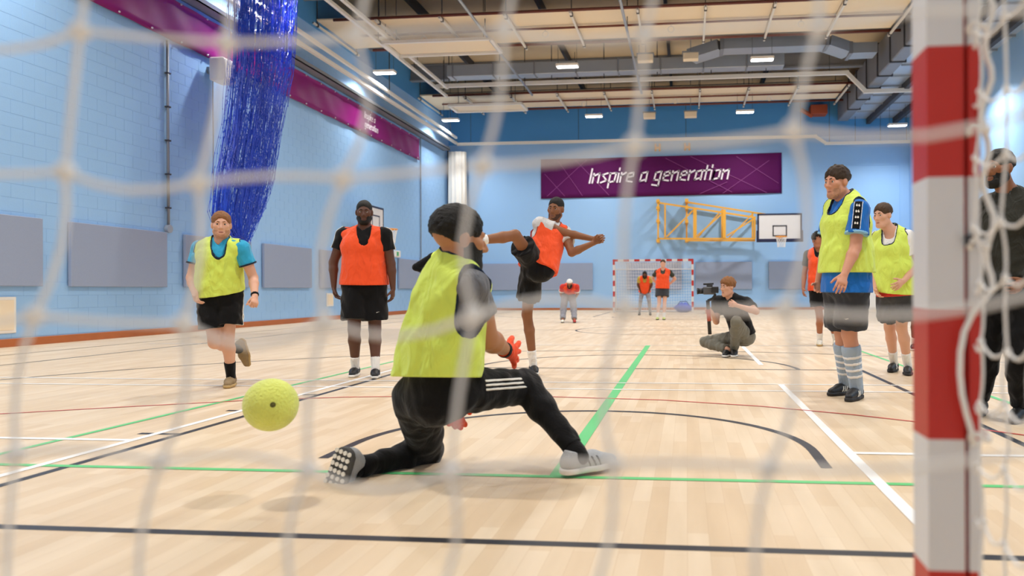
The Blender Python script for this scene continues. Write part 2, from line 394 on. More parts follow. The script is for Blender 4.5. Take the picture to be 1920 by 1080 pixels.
# ---------------- ceiling
M_deck = mat('roof_deck_beige', 'dcc8a6', 0.8, var=0.08, vscale=1.2)
M_cpan = mat('ceiling_panel_cream', 'f0dfc2', 0.7, var=0.04, vscale=.8)
M_steel = mat('steel_grey', '868a92', 0.5, metal=.2, var=0.1, vscale=2)
M_dark = mat('steel_dark', '3a3a40', 0.6, var=0.1, vscale=3)
M_galv = mat('duct_galvanised', 'a8b0ba', 0.4, metal=.35, var=0.1, vscale=1.5)
M_white = mat('white_enamel', 'eeeae2', 0.4, var=0.02)
M_redpipe = mat('red_oxide_pipe', '6e3526', 0.55, var=0.12, vscale=3)
ce = struct(MB().box(WX0, WX1, WY0, WY1, 9.75, 9.95).build('ceiling', M_deck))
SX = [-3.2 + 1.88 * k for k in range(-4, 6)]
ROWS = ((4.0, 6.6), (12.6, 15.2), (21.2, 23.8), (29.85, 32.3))
cp = MB().bevbox(0, 1.86, 0, 1, 0, .06, .01).build('ceiling_panel', M_cpan, data_only=True)
stm = MB().box(-.03, .03, 0, 3.1, 0, .012).box(-.03, -.018, 0, 3.1, 0, .06).box(.018, .03, 0, 3.1, 0, .06).build('ceiling_strut', M_white, data_only=True)
hgm = MB().tube([(0, 0, 0), (0, 0, 1.12)], .014, 6).box(-.04, .04, -.04, .04, -.05, .06).build('hanger_rod', M_dark, data_only=True)
for (a, b) in ROWS:
    for x in SX[:-1]:
        o = link('ceiling_panel', cp, ce); o.location = (x, a, 8.78); o.scale = (1, b - a, 1)
    for x in SX:
        o = link('ceiling_strut', stm, ce); o.location = (x, a - .2, 8.62)
        for yy in (a + .05, b + .12):
            q = link('hanger_rod', hgm, ce); q.location = (x, yy, 8.66)
    for yy, z in ((a - .1, 8.74), (b + .1, 8.74), ((a + b) / 2 - .1, 8.70)):
        put(MB().tube([(WX0 + .6, yy, z), (6.5, yy, z)], .045 if z > 8.71 else .035, 8).build('sprinkler_pipe', M_redpipe, smooth=True), ce)
    # ring hooks below the panels
    for x in SX[1:-1:2]:
        pts = [(x + .9 + .09 * math.cos(t), (a + b) / 2, 8.56 + .09 * math.sin(t)) for t in [i * math.pi / 6 for i in range(12)]]
        put(MB().tube(pts, .012, 5, closed=True).tube([(x + .9, (a + b) / 2, 8.65), (x + .9, (a + b) / 2, 8.8)], .012, 5).build('ring_hook', M_white), ce)
for yy in (8.6, 17.2, 20.4, 25.0, 28.9, 33.2):
    put(MB().box(WX0, 6.6, yy - .13, yy + .13, 9.68, 9.74).box(WX0, 6.6, yy - .02, yy + .02, 9.15, 9.7).box(WX0, 6.6, yy - .13, yy + .13, 9.1, 9.16).build('roof_beam', M_steel), ce)
for x in (-8.2, -4.4, -.6, 3.2):
    put(MB().box(x - .05, x + .05, WY0, WY1, 9.45, 9.75).build('purlin', M_dark), ce)
dk = thing('air_duct', 'long grey rectangular air duct crossing below the roof', 'duct', (-3, 27.0, 8.75))
put(MB().bevbox(-8.6, 3.4, 26.75, 27.3, 8.62, 9.05, .02).build('duct_body', M_galv), dk)
for x in np.arange(-8.4, 3.2, 1.5): put(MB().bevbox(x, x + .05, 26.72, 27.33, 8.59, 9.08, .008).build('flange', M_steel), dk)
d2 = thing('air_duct', 'cranked silver air duct with elbows near the right side of the roof', 'duct', (3, 25.8, 8.9))
pts = [(.2, 26.15, 8.85), (1.2, 25.7, 9.0), (4.6, 25.7, 9.0), (5.4, 26.0, 8.8), (6.25, 26.0, 8.8)]
for a, b in zip(pts[:-1], pts[1:]): put(MB().bar(a, b, .7, .34).build('duct_section', M_galv), d2)
for p in pts[1:-1]: put(MB().bevbox(p[0] - .06, p[0] + .06, p[1] - .4, p[1] + .4, p[2] - .2, p[2] + .2, .01).build('flange', M_steel), d2)
bd = thing('air_duct', 'big grey duct running lengthways along the right side of the roof', 'duct', (6.8, 20, 8.3))
put(MB().bevbox(6.5, 6.95, 8, WY1 - .1, 8.12, 9.2, .03).build('duct_body', M_steel), bd)
for y in np.arange(9, 33, 1.6): put(MB().bevbox(6.46, 6.99, y, y + .06, 8.08, 9.24, .01).build('flange', M_dark), bd)
M_soff = mat('soffit_sheet', 'b4c2d2', .28, metal=.3, var=.06, vscale=.6)
lc = struct(MB().box(7.0, WX1, 6, WY1, 8.22, 8.28).build('ceiling_side', M_soff))
for y in np.arange(7.5, 33.5, 1.3):
    put(MB().bar((7.02, y, 8.19), (WX1, y, 8.19), .04, .06).build('soffit_rib', M_galv), lc)
for x in (7.8, 8.9): put(MB().bar((x, 6, 8.1), (x, WY1, 8.1), .16, .24).build('side_beam', M_dark), lc)
for i_, (p_, q_) in enumerate((((866, 6), (998, 178)), ((1163, 2), (1203, 175)))):
    a_, b_ = Vector(atZ(*p_, 8.35)), Vector(atZ(*q_, 8.35)); a_ = b_ + (a_ - b_) * 1.5
    tb = thing('roof_tube', ('left' if i_ == 0 else 'right') + ' long grey tube hanging lengthways under the roof', 'tube', tuple(b_), 'long tubes under the roof')
    put(MB().tube([a_, b_], .04, 8).build('tube', M_galv, smooth=True), tb)
    for f_ in (.1, .5, .9):
        c_ = a_.lerp(b_, f_); put(MB().tube([c_, (c_.x, c_.y, 9.75)], .014, 5).build('hanger_rod', M_dark), tb)
for x in np.arange(-8.6, 3.4, 1.9): put(MB().tube([(x, 27.02, 8.5), (x, 27.02, 9.75)], .016, 5).build('hanger_rod', M_dark), dk)
# white trunking rails
def rail(label, pts, r=.05):
    mb = MB()
    for a, b in zip(pts[:-1], pts[1:]): mb.bar(a, b, r * 2, r * 2)
    for p in pts[1:-1]: mb.box(p[0] - r * 1.02, p[0] + r * 1.02, p[1] - r * 1.02, p[1] + r * 1.02, p[2] - r * 1.02, p[2] + r * 1.02)
    t = thing('track_rail', label, 'track rail', tuple(pts[0]), 'white curtain track rails'); put(mb.build('rail', M_white), t)
    for a, b in zip(pts[:-1], pts[1:]):
        for f in (.04, .35, .65, .96):
            q = Vector(a).lerp(Vector(b), f)
            if abs(a[2] - b[2]) < .3 and (Vector(b) - Vector(a)).length > 3: put(MB().tube([q, (q.x, q.y, 9.75)], .01, 5).build('hanger_rod', M_dark), t)
    return t
rail('white track rail across the roof with a stepped drop at right', [(-9.4, 28, 8.64), (5.75, 28, 8.64), (6.4, 28, 7.95), (9.4, 28, 7.95)], .065)
rail('white track rail across the far wall with a stepped drop at right', [(-10.2, 33.2, 7.45), (5.5, 33.2, 7.42), (5.95, 33.2, 7.1), (9.4, 33.2, 7.1)], .06)
rail('lower bright track rail along the left wall above the banner', [(-10.2, 11, 7.47), (-10.2, 33.1, 7.47)], .05)
rail('upper track rail close above the lower one on the left wall', [(-10.05, 11, 7.72), (-10.05, 32.6, 7.62)], .045)
rail('hanging rail at left, outer of the roof pair', [(-9.25, 18.6, 8.45), (-9.25, 28.8, 8.45)], .045)
rail('hanging rail at left, inner of the roof pair', [(-8.85, 18.6, 8.45), (-8.85, 27.6, 8.45)], .045)
tray = tag(MB().box(-10.745, -10.42, 9, 32.9, 7.12, 7.15).box(-10.745, -10.72, 9, 32.9, 7.12, 7.24).box(-10.44, -10.42, 9, 32.9, 7.12, 7.24).build('cable_tray', M_steel), 'grey cable tray along the left wall just above the banner', 'cable tray')
for i, (x0, y0, x1, y1, z) in enumerate(((-9.0, 21.9, -5.7, 23.2, 8.3), (-9.3, 29.2, -6.4, 30.3, 8.2))):
    h = thing('radiant_heater', ('nearer' if i == 0 else 'farther') + ' white radiant heater frame hanging at the left of the roof', 'heater', (x0, y0, z))
    put(MB().bevbox(x0 + .08, x1 - .08, y0 + .08, y1 - .08, z + .02, z + .06, .01).build('radiant_panel', M_cpan), h)
    for (a, b) in (((x0, y0), (x1, y0)), ((x0, y1), (x1, y1)), ((x0, y0), (x0, y1)), ((x1, y0), (x1, y1))):
        put(MB().bar((a[0], a[1], z), (b[0], b[1], z), .09, .09).build('frame_bar', M_white), h)
    for x in (x0 + .3, x1 - .3): put(MB().tube([(x, y0 + .3, z + .05), (x, y0 + .3, 9.75)], .01, 5).build('hanger', M_dark), h)
for (x, y, z, t) in ((-1.31, 25, 8.5, 'left of the nearer pair'), (.17, 25, 8.5, 'right of the nearer pair'), (-1.5, 31.5, 8.1, 'left of the farther pair'), (.2, 31.5, 8.1, 'right of the farther pair')):
    s = thing('loudspeaker', 'beige box speaker under the roof, ' + t, 'speaker', (x, y, z), 'roof speakers')
    put(MB().bevbox(x - .25, x + .25, y - .15, y + .15, z - .12, z + .1, .015).build('speaker_box', M_cpan), s)
    put(MB().bevbox(x - .28, x + .28, y - .17, y + .17, z + .1, z + .14, .01).tube([(x, y, z + .14), (x, y, 9.7)], .012, 5).build('bracket', M_steel), s)
# pendant luminaires
M_lum = mat('lamp_diffuser', 'ffffff', 0.5, emit=14.0, var=0)
lx = {-9.8: 'nearest the left wall', -3.75: 'left of centre', 2.37: 'right of centre', 8.3: 'nearest the right wall'}
ly = {24.0: 'in the nearer visible row', 31.0: 'in the row by the far wall'}
body_m = MB().bevbox(-.36, .36, -.14, .14, .012, .1, .015).build('lamp_body', M_white, data_only=True)
diff_m = MB().bevbox(-.33, .33, -.12, .12, 0, .014, .004).build('diffuser', M_lum, data_only=True)
susp_m = MB().tube([(-.3, 0, .1), (-.3, 0, 1.75)], .006, 5).tube([(.3, 0, .1), (.3, 0, 1.75)], .006, 5).build('suspension', M_dark, data_only=True)
for y in LAMP_Y:
    for x in LAMP_X:
        z = 7.3 if (x > 8 ) else 8.0
        lab_ = 'lit white pendant strip light ' + lx[x] + ', ' + (ly[y] if y > 20 else {17.0: 'first row out of view overhead', 10.0: 'second row out of view overhead', 3.6: 'row above the goalkeeper, out of view'}[y])
        t = thing('pendant_light', lab_, 'light', (x, y, z), 'pendant strip lights')
        for nm, me in (('lamp_body', body_m), ('diffuser', diff_m), ('suspension', susp_m)): link(nm, me, t)
        ld = bpy.data.lights.new('luminaire', 'AREA'); ld.shape = 'RECTANGLE'; ld.size = .66; ld.size_y = .24
        ld.spread = math.radians(142); ld.energy = LAMP_W; ld.color = (1.0, .98, .955)
        lo = bpy.data.objects.new('luminaire', ld); COL.objects.link(lo); lo.parent = t; lo.location = (0, 0, -.006)
# ---------------- wall fittings
cd = thing('conduit', 'grey vertical conduit ending in a round outlet on the left wall', 'conduit', (WX0, 14.76, 2.1))
put(MB().tube([(WX0 + .05, 14.75, 6.1), (WX0 + .05, 14.76, 2.25)], .028, 8).build('pipe', M_steel, smooth=True), cd)
put(MB().tube([(WX0 + .01, 14.76, 2.18), (WX0 + .09, 14.76, 2.18)], .085, 14).build('outlet', M_galv), cd)
for z in np.arange(2.6, 6.1, .7): put(MB().box(WX0 + .01, WX0 + .09, 14.71, 14.8, z, z + .03).build('clip', M_dark), cd)
c2 = thing('conduit', 'thin dark conduit on the left wall near the far corner', 'conduit', (WX0, 29.9, 2.1))
put(MB().tube([(WX0 + .04, 29.9, 7.1), (WX0 + .04, 29.9, 2.2)], .02, 6).build('pipe', M_steel), c2)
put(MB().box(WX0, WX0 + .06, 29.85, 29.95, 2.12, 2.24).build('outlet', M_galv), c2)
sp = thing('loudspeaker', 'white loudspeaker on the left wall below the banner', 'speaker', (WX0, 16.2, 5.75))
put(MB().bevbox(WX0 + .16, WX0 + .5, 15.95, 16.45, 5.6, 6.12, .03).build('speaker_box', M_white), sp)
put(MB().bevbox(WX0 + .5, WX0 + .515, 16.0, 16.4, 5.65, 6.07, .005).build('grille', mat('grille', 'd9d6cc', .6, bump=.4, bscale=300)), sp)
put(MB().box(WX0, WX0 + .18, 16.12, 16.28, 5.8, 5.95).build('bracket', M_steel), sp)
put(MB().tube([(WX0 + .1, 16.2, 5.7), (WX0 + .09, 16.2, 2.3)], .012, 6).build('cable', M_steel), sp)
for (y, z0, z1, t) in ((10.95, .22, .8, 'at the left edge of the picture'), (22.0, .42, .82, 'behind the standing orange-bib man')):
    v = thing('wall_vent', 'small cream wall hatch ' + t, 'wall hatch', (WX0, y, z0), 'wall hatches')
    put(MB().bevbox(WX0, WX0 + .03, y - .22, y + .22, z0, z1, .008).build('hatch', M_white), v)
    put(MB().bevbox(WX0 + .03, WX0 + .04, y - .17, y + .17, z0 + .05, z1 - .05, .004).build('hatch_door', M_cpan), v)
ex = thing('exit_box', 'small white fitting with green dot on left wall behind the goalkeeper', 'wall fitting', (WX0, 27.3, 1.9))
put(MB().bevbox(WX0, WX0 + .1, 27.05, 27.55, 2.13, 2.38, .02).build('case', M_white), ex)
put(MB().bevbox(WX0 + .1, WX0 + .106, 27.15, 27.33, 2.18, 2.33, .002).build('symbol', mat('exit_green', '3fa860', .5)), ex)
dr = struct(MB().bevbox(7.72, 8.65, WY1 - .05, WY1, 0, 2.12, .01).build('door_1', M_white))
put(MB().bevbox(7.82, 8.55, WY1 - .065, WY1 - .05, .08, 2.03, .006).build('door_leaf', mat('door_white', 'f2efe8', .45)), dr)
put(MB().box(7.86, 7.95, WY1 - .1, WY1 - .06, 1.0, 1.04).build('handle', M_dark), dr)
struct(MB().bevbox(5.0 + 1.9, 9.1, WY1 - .02, WY1, 2.2, 6.2, .006).build('trim_1', M_wall))
for x, t in ((-1.24, 'left'), (.06, 'right')):
    h = MB().box(x - .13, x - .06, WY1 - .1, WY1, 7.03, 7.33).box(x + .06, x + .13, WY1 - .1, WY1, 7.03, 7.33).box(x - .06, x + .06, WY1 - .1, WY1, 7.13, 7.22)
    tag(h.build('wall_bracket', mat('bracket_yellow', 'e8a52c', .5)), f'{t} yellow H-shaped bracket above the far banner', 'bracket', 'yellow wall brackets')
rb = tag(MB().bevbox(5.3, 6.0, 33.1, 33.7, 8.35, 8.75, .02).tube([(5.4, 33.3, 8.3), (4.9, 33.3, 8.6)], .09, 8).build('fan_unit', mat('fan_red', 'a34a2c', .6)), 'rust-red fan unit high in the far right corner', 'fan unit')
# ---------------- blue division netting gathered at the left wall
def blue_curtain():
    M_net = mat('netting_blue', '1c50de', 0.25, spec=.9, var=0.35, vscale=3)
    mb = MB(); rnd = random.Random(7)
    top0 = atX(438, 5, -9.2); top1 = atX(552, 5, -9.2)
    N = 280
    for i in range(N):
        s = (i + rnd.random()) / N; dx = rnd.uniform(-.16, .16)
        def pt(px, py): p = atX(px, py, -9.2); return Vector((p[0] + dx, p[1], p[2]))
        # image profile of the bundle: left and right borders with height
        prof = ((0, 440, 552), (120, 438, 545), (250, 425, 520), (340, 408, 504), (400, 403, 486), (440, 420, 462), (455, 440, 456))
        ph = rnd.uniform(0, 6); amp = rnd.uniform(1, 4); sw = rnd.uniform(-.06, .06)
        pts = []
        for k in range(34):
            y = 455 * k / 33
            for a, b in zip(prof[:-1], prof[1:]):
                if a[0] <= y <= b[0] + 1e-6:
                    t = (y - a[0]) / (b[0] - a[0]); l = a[1] + (b[1] - a[1]) * t; r = a[2] + (b[2] - a[2]) * t; break
            ss = min(1, max(0, s + sw * math.sin(y / 170 + ph)))
            x = l + (r - l) * ss + amp * .5 * math.sin(y / 21 + ph)
            pts.append(pt(x, y + (rnd.random() - .5) * 12))
        up = [Vector((pts[0].x, pts[0].y, 9.0))]
        mb.tube(up + pts, .0055, 4, cap=False)
        # mesh knots along the cord
        for q in pts[i % 2 + 1::2]: mb.add([q + Vector((0, 0, .035)), q + Vector((.009, .012, 0)), q + Vector((.009, -.012, 0)), q + Vector((0, 0, -.035)), q + Vector((-.009, 0, 0))], [(0, 1, 2), (3, 2, 1), (0, 4, 1), (0, 2, 4), (3, 1, 4), (3, 4, 2)])
    for i in range(N * 3):                   # slack cross cords of the mesh
        k = rnd.random(); y = rnd.uniform(10, 440)
        for a, b in zip(prof[:-1], prof[1:]):
            if a[0] <= y <= b[0]:
                t = (y - a[0]) / (b[0] - a[0]); l = a[1] + (b[1] - a[1]) * t; r = a[2] + (b[2] - a[2]) * t; break
        x0 = rnd.uniform(l, r); x1 = min(r, x0 + rnd.uniform(6, 16))
        d = -9.2 + rnd.uniform(-.15, .15)
        mb.tube([atX(x0, y, d), atX((x0 + x1) / 2, y + rnd.uniform(8, 18), d), atX(x1, y + rnd.uniform(-4, 20), d)], .0045, 3, cap=False)
    r = thing('division_net', 'blue gathered division netting hanging by the left wall', 'net curtain', (-9.2, 15.5, 1.9))
    n = put(mb.build('netting', M_net, smooth=True), r); n['kind'] = 'stuff'
    tie = MB(); c = atX(449, 447, -9.2)
    tie.tube([(c[0] + .1 * math.cos(t), c[1] + .14 * math.sin(t), c[2]) for t in [i * math.pi / 6 for i in range(12)]], .02, 6, closed=True)
    put(tie.build('tie_cord', mat('cord_blue', '16388c', .6)), r)
    for i in range(7):
        y = top0[1] + (top1[1] - top0[1]) * i / 6
        put(MB().box(-9.24, -9.16, y - .03, y + .03, 8.9, 9.1).build('glider', M_white), r)
    put(MB().bar((-9.2, top0[1] - .3, 9.13), (-9.2, top1[1] + .3, 9.13), .08, .06).build('net_track', M_white), r)
blue_curtain()
# ---------------- white curtain in the far left corner
wc = thing('curtain', 'white pleated curtain bunched in the far left corner', 'curtain', (-10.2, 33.2, 2.5))
vs = []; fs = []; n = 64
for j in range(13):
    z = 2.6 + (7.1 - 2.6) * j / 12; wd = .36 + .05 * (1 - j / 12)
    for i in range(n):
        a = 2 * math.pi * i / n; r = 1 + .16 * math.sin(a * 11 + .3 * math.sin(j * .6))
        vs.append((-10.2 + wd * math.cos(a) * r, 33.2 + .17 * math.sin(a) * r, z))
for j in range(12):
    for i in range(n): fs.append((j * n + i, j * n + (i + 1) % n, (j + 1) * n + (i + 1) % n, (j + 1) * n + i))
fs += [tuple(range(n))[::-1], tuple(range(12 * n, 13 * n))]
put(MB().add(vs, fs).build('drape', mat('drape_white', 'e9e6de', .8, var=.04), smooth=True), wc)
put(MB().tube([(-10.66, 33.3, 0), (-10.66, 33.3, 7.4)], .03, 8).build('pole', M_dark), wc)
# ================================================================== goals, baskets, ball
M_gred = mat('goal_red', 'c02418', 0.4, var=0.05, vscale=4)
M_gwhite = mat('goal_white', 'dcdcde', 0.4, var=0.02)
M_rope = mat('net_cord', 'f4f2ee', 0.8, var=0.05, vscale=30, bump=.3, bscale=400)
BAND = .2075
def post(x0, x1, y0, y1, name, root, groove=None, top=2.0):
    mb = MB(); k = 0; z = 0.0
    while z < top - 1e-4:
        z1 = min(top, z + BAND); mi = k % 2          # bottom band white, alternating
        if groove:
            g0, g1 = groove
            mb.box(x0, g0, y0, y1, z, z1, mi); mb.box(g1, x1, y0, y1, z, z1, mi); mb.box(g0, g1, y0 + .012, y1, z, z1, 1)
        else: mb.box(x0, x1, y0, y1, z, z1, mi)
        z = z1; k += 1
    return put(mb.build(name, [M_gwhite, M_gred]), root)
def bar_(x0, x1, y0, y1, z0, z1, root):
    mb = MB(); n = 15; w_ = (x1 - x0) / n
    for k in range(n): mb.box(x0 + k * w_, x0 + (k + 1) * w_, y0, y1, z0, z1, 1 if k % 2 == 0 else 0)
    return put(mb.build('crossbar', [M_gwhite, M_gred]), root)
GX0, GX1, GY = -2.62, .38, 1.25
goal = thing('goal', 'red and white goal post with white net closest to the viewer', 'goal', (GX1, GY, 0))
post(GX1, GX1 + .08, GY, GY + .08, 'post', goal, (GX1 + .0555, GX1 + .0625))
post(GX0 - .08, GX0, GY, GY + .08, 'post', goal)
bar_(GX0 - .08, GX1 + .08, GY, GY + .08, 2.0, 2.08, goal)
put(MB().tube([(GX1 + .04, GY, .03), (GX1 + .04, .42, .03), (GX0 - .04, .42, .03), (GX0 - .04, GY, .03)], .02, 8).build('base_frame', M_gwhite, smooth=True), goal)
def near_net():
    rnd = random.Random(11); mb = MB(); R_ = .0023; NY = .5
    rows = {1: [(-130, 60), (150, 58), (425, 80), (668, 70), (945, 60), (1208, 70), (1535, 50), (1975, 25)],
            2: [(-160, 315), (122, 322), (372, 343), (643, 335), (905, 310), (1190, 272), (1488, 245), (1985, 195)],
            3: [(-200, 590), (65, 592), (345, 607), (608, 603), (888, 592), (1172, 578), (1472, 580), (1985, 540)],
            4: [(-240, 850), (30, 852), (300, 868), (578, 882), (845, 885), (1150, 870), (1442, 878), (1985, 835)]}
    K = {}
    for r, L in rows.items():
        for c, (x, y) in enumerate(L): K[r, c] = Vector(atY(x, y, NY))
    dz = (K[1, 3] - K[4, 3]) / 3
    NC = 8
    for c in range(NC):
        for r in range(0, -9, -1): K[r, c] = K[r + 1, c] + dz + Vector((rnd.uniform(-.006, .006), .01 if r < -3 else 0, rnd.uniform(-.006, .006)))
        for r in range(5, 10):
            p = K[r - 1, c] - dz + Vector((rnd.uniform(-.006, .006), 0, rnd.uniform(-.006, .006)))
            if p.z < .03: p.z = .03
            K[r, c] = p
    for r in range(-8, 10):
        for c in range(-1, -22, -1):
            p = K[r, c + 1] - Vector((.1, 0, 0)) + Vector((rnd.uniform(-.006, .006), 0, rnd.uniform(-.006, .006))); K[r, c] = p
    def strand(a, b, sag, side):
        m = (a + b) / 2 + Vector((side, rnd.uniform(-.004, .004), sag))
        q1 = a.lerp(m, .5) + (m - (a + b) / 2) * .22; q2 = m.lerp(b, .5) + (m - (a + b) / 2) * .22
        mb.tube([a, q1, m, q2, b], R_, 5, cap=False)
    for (r, c), p in K.items():
        if p.x < GX0 or p.z > 2.0: continue
        mb.sphere(p, .0072, 8, 6)
        if (r, c + 1) in K: strand(p, K[r, c + 1], rnd.uniform(-.02, .012), 0)
        if (r + 1, c) in K and K[r + 1, c].z < p.z - .02: strand(p, K[r + 1, c], 0, rnd.uniform(-.012, .014))
    # roof of the net up to the crossbar
    for c in range(-20, NC):
        p = K[-8, c]
        if p.x > GX0 and p.z < 2.2: mb.tube([p, (p.x, .9, 1.99), (p.x, GY, 2.0)], R_, 5, cap=False)
    for y in (.6, .7, .8, .9, 1.0, 1.1, 1.2): mb.tube([(GX0, y, 1.96), (GX1, y, 1.96)], R_, 5, cap=False)
    # side nets
    for X_ in (GX1 + .055, GX0 - .055):
        ys = [1.19, 1.10, 1.015, .92, .82, .72, .62, .52]
        zz = [1.96 - .0905 * i for i in range(22)]
        S = {}
        for i, y in enumerate(ys):
            for j, z in enumerate(zz): S[i, j] = Vector((X_ + rnd.uniform(-.006, .006), y + rnd.uniform(-.008, .008), z + rnd.uniform(-.012, .012)))
        for (i, j), p in S.items():
            mb.sphere(p, .0055, 8, 6)
            if (i + 1, j) in S: strand(p, S[i + 1, j], -.016, 0)
            if (i, j + 1) in S: strand(p, S[i, j + 1], 0, rnd.uniform(-.006, .006))
            if i == 0: strand(p, Vector((X_ + .012, GY - .012, p.z - .01)), -.012, 0)
        if X_ > 0:   # right back edge of the net tied to the side
            for r in range(-8, 10):
                if (r, NC - 1) in K: mb.tube([K[r, NC - 1], (X_, .52, K[r, NC - 1].z)], R_, 5, cap=False)
    n = put(mb.build('net', M_rope, smooth=True), goal); n['kind'] = 'stuff'
    # lacing rope along the post
    pts = []
    for i in range(60):
        z = 1.99 - i * (1.99 - .86) / 59; pts.append((GX1 + .088 + .006 * math.sin(i * 1.1) + .004 * math.sin(i * .37), GY - .008 + .008 * math.cos(i * 1.1), z))
    for (x, y) in ((1836, 572), (1822, 592), (1808, 622), (1801, 660), (1800, 700), (1804, 740), (1812, 775), (1821, 805), (1826, 835)): pts.append(tuple(atY(x, y, GY - .02)))
    put(MB().tube(pts, .0048, 7).build('lacing_rope', M_rope, smooth=True), goal)
    for z in (1.78, 1.52, 1.27, 1.11, .93, .63):
        m_ = MB(); m_.tube([(GX1 + .075 + .014 * math.cos(t), GY - .006 + .012 * math.sin(t), z + .006 * math.sin(t * 2)) for t in [i * math.pi / 5 for i in range(10)]], .0045, 6, closed=True)
        put(m_.build('rope_knot', M_rope, smooth=True), goal)
    put(MB().box(GX1 + .056, GX1 + .07, GY - .012, GY + .01, .93, .945).build('net_hook', M_dark), goal)
near_net()
FG = thing('goal', 'small red and white goal with net standing at the far end', 'goal', (-1.3, 29.65, 0))
post(-2.86, -2.78, 29.6, 29.68, 'post', FG); post(.2, .28, 29.6, 29.68, 'post', FG); bar_(-2.86, .28, 29.6, 29.68, 2.0, 2.08, FG)
put(MB().tube([(.24, 29.64, .03), (.24, 30.6, .03), (-2.82, 30.6, .03), (-2.82, 29.64, .03)], .025, 8).tube([(.24, 29.64, 2.0), (.24, 30.3, 1.7), (.24, 30.6, .03)], .02, 6).tube([(-2.82, 29.64, 2.0), (-2.82, 30.3, 1.7), (-2.82, 30.6, .03)], .02, 6).tube([(-2.82, 30.3, 1.7), (.24, 30.3, 1.7)], .02, 6).build('back_frame', M_gwhite, smooth=True), FG)
mb = MB()
prof = [(29.64, 2.0), (29.9, 1.88), (30.3, 1.7), (30.42, 1.1), (30.52, .6), (30.6, .05)]
for i in range(31):
    x = -2.8 + 3.0 * i / 30; mb.tube([(x, y, z) for y, z in prof], .004, 3, cap=False)
for k in range(24):
    t = k / 23 * 5; i = min(4, int(t)); u = t - i; y = prof[i][0] + (prof[i + 1][0] - prof[i][0]) * u; z = prof[i][1] + (prof[i + 1][1] - prof[i][1]) * u
    mb.tube([(-2.8, y, z), (-1.3, y + .03, z - .02), (.2, y, z)], .004, 3, cap=False)
n = put(mb.build('net', M_rope), FG); n['kind'] = 'stuff'
bag = thing('kit_bag', 'crumpled blue bag on the floor inside the far goal', 'bag', (-.05, 30.0, 0))
vs = []; fs = []; rnd = random.Random(3); nu, nv = 18, 7
for j in range(nv + 1):
    for i in range(nu):
        a = 2 * math.pi * i / nu; r = math.sin(math.pi * (.12 + .8 * j / nv)) ; r *= 1 + rnd.uniform(-.12, .12)
        vs.append((-.12 + .36 * r * math.cos(a), 30.0 + .2 * r * math.sin(a), .34 * j / nv * (1 + .15 * math.sin(a * 2))))
for j in range(nv):
    for i in range(nu): fs.append((j * nu + i, j * nu + (i + 1) % nu, (j + 1) * nu + (i + 1) % nu, (j + 1) * nu + i))
fs += [tuple(range(nu))[::-1], tuple(range(nv * nu, nv * nu + nu))]
put(MB().add(vs, fs).build('bag_body', mat('bag_blue', '1e4fc0', .5, var=.3, vscale=8), smooth=True), bag)
put(MB().tube([(-.35, 29.85, .28), (-.25, 29.82, .42), (0, 29.82, .43), (.1, 29.85, .28)], .018, 6).build('bag_strap', mat('strap_blue', '163a90', .6)), bag)
# ---------------- wall-mounted baskets
M_yel = mat('frame_yellow', 'eeb040', 0.45, var=0.05)
M_board = mat('board_white', 'e9e7e6', 0.4, var=0.02)
M_bedge = mat('board_edge_navy', '1e2348', 0.5)
M_rim = mat('rim_orange', 'ee9a2c', 0.4)
def hoop(root, c, face, drop=.42):
    """c rim centre, face = unit vector from rim towards the board"""
    c = Vector(c); f = Vector(face)
    put(MB().tube([c + Vector((.225 * math.cos(t), .225 * math.sin(t), 0)) for t in [i * math.pi / 12 for i in range(24)]], .018, 8, closed=True).build('rim', M_rim, smooth=True), root)
    sd = Vector((-f.y, f.x, 0))
    put(MB().bar(c + f * .2 + sd * .1, c + f * .42 + sd * .1, .03, .03).bar(c + f * .2 - sd * .1, c + f * .42 - sd * .1, .03, .03).box(*[v for k in range(3) for v in ((c + f * .42)[k] - .06, (c + f * .42)[k] + .06)]).build('rim_bracket', M_rim), root)
    nb = MB()
    for i in range(12):
        for sg in (1, -1):
            pts = []
            for j in range(6):
                a = 2 * math.pi * (i + sg * j * .5) / 12; r = .222 - .025 * j + .004 * j * j * .6
                pts.append(c + Vector((r * math.cos(a), r * math.sin(a), -.02 - drop * j / 5)))
            nb.tube(pts, .007, 4, cap=False)
    n = put(nb.build('net', M_rope), root); n['kind'] = 'stuff'
bu = thing('basketball_hoop', 'white backboard and hoop on yellow folding truss frame, far wall', 'basketball hoop', (2, 33.5, 3.0))
bx0, bx1, bz0, bz1, by = 3.03, 4.85, 2.98, 4.08, 32.75
put(MB().bevbox(bx0, bx1, by, by + .04, bz0, bz1, .008).build('backboard', M_board), bu)
mb = MB(); e = .045
for (a, b, c_, d) in ((bx0 - .02, bx1 + .02, bz1 - e, bz1 + .02), (bx0 - .02, bx0 + e, bz0, bz1), (bx1 - e, bx1 + .02, bz0, bz1)): mb.box(a, b, by - .012, by + .05, c_, d)
put(mb.build('board_edge', M_bedge), bu)
put(MB().bevbox(bx0 - .06, bx1 + .06, by - .03, by + .07, bz0 - .09, bz0 + .05, .015).bevbox(bx0 - .06, bx0 + .03, by - .03, by + .07, bz0, bz0 + .4, .01).bevbox(bx1 - .03, bx1 + .06, by - .03, by + .07, bz0, bz0 + .4, .01).build('board_padding', M_bedge), bu)
mb = MB()
for (a, b, c_, d) in ((3.64, 4.24, 3.55, 3.6), (3.64, 4.24, 3.13, 3.18), (3.64, 3.69, 3.13, 3.6), (4.19, 4.24, 3.13, 3.6)): mb.box(a, b, by - .008, by, c_, d)
put(mb.build('aim_square', mat('print_grey', '4a4a50', .6)), bu)
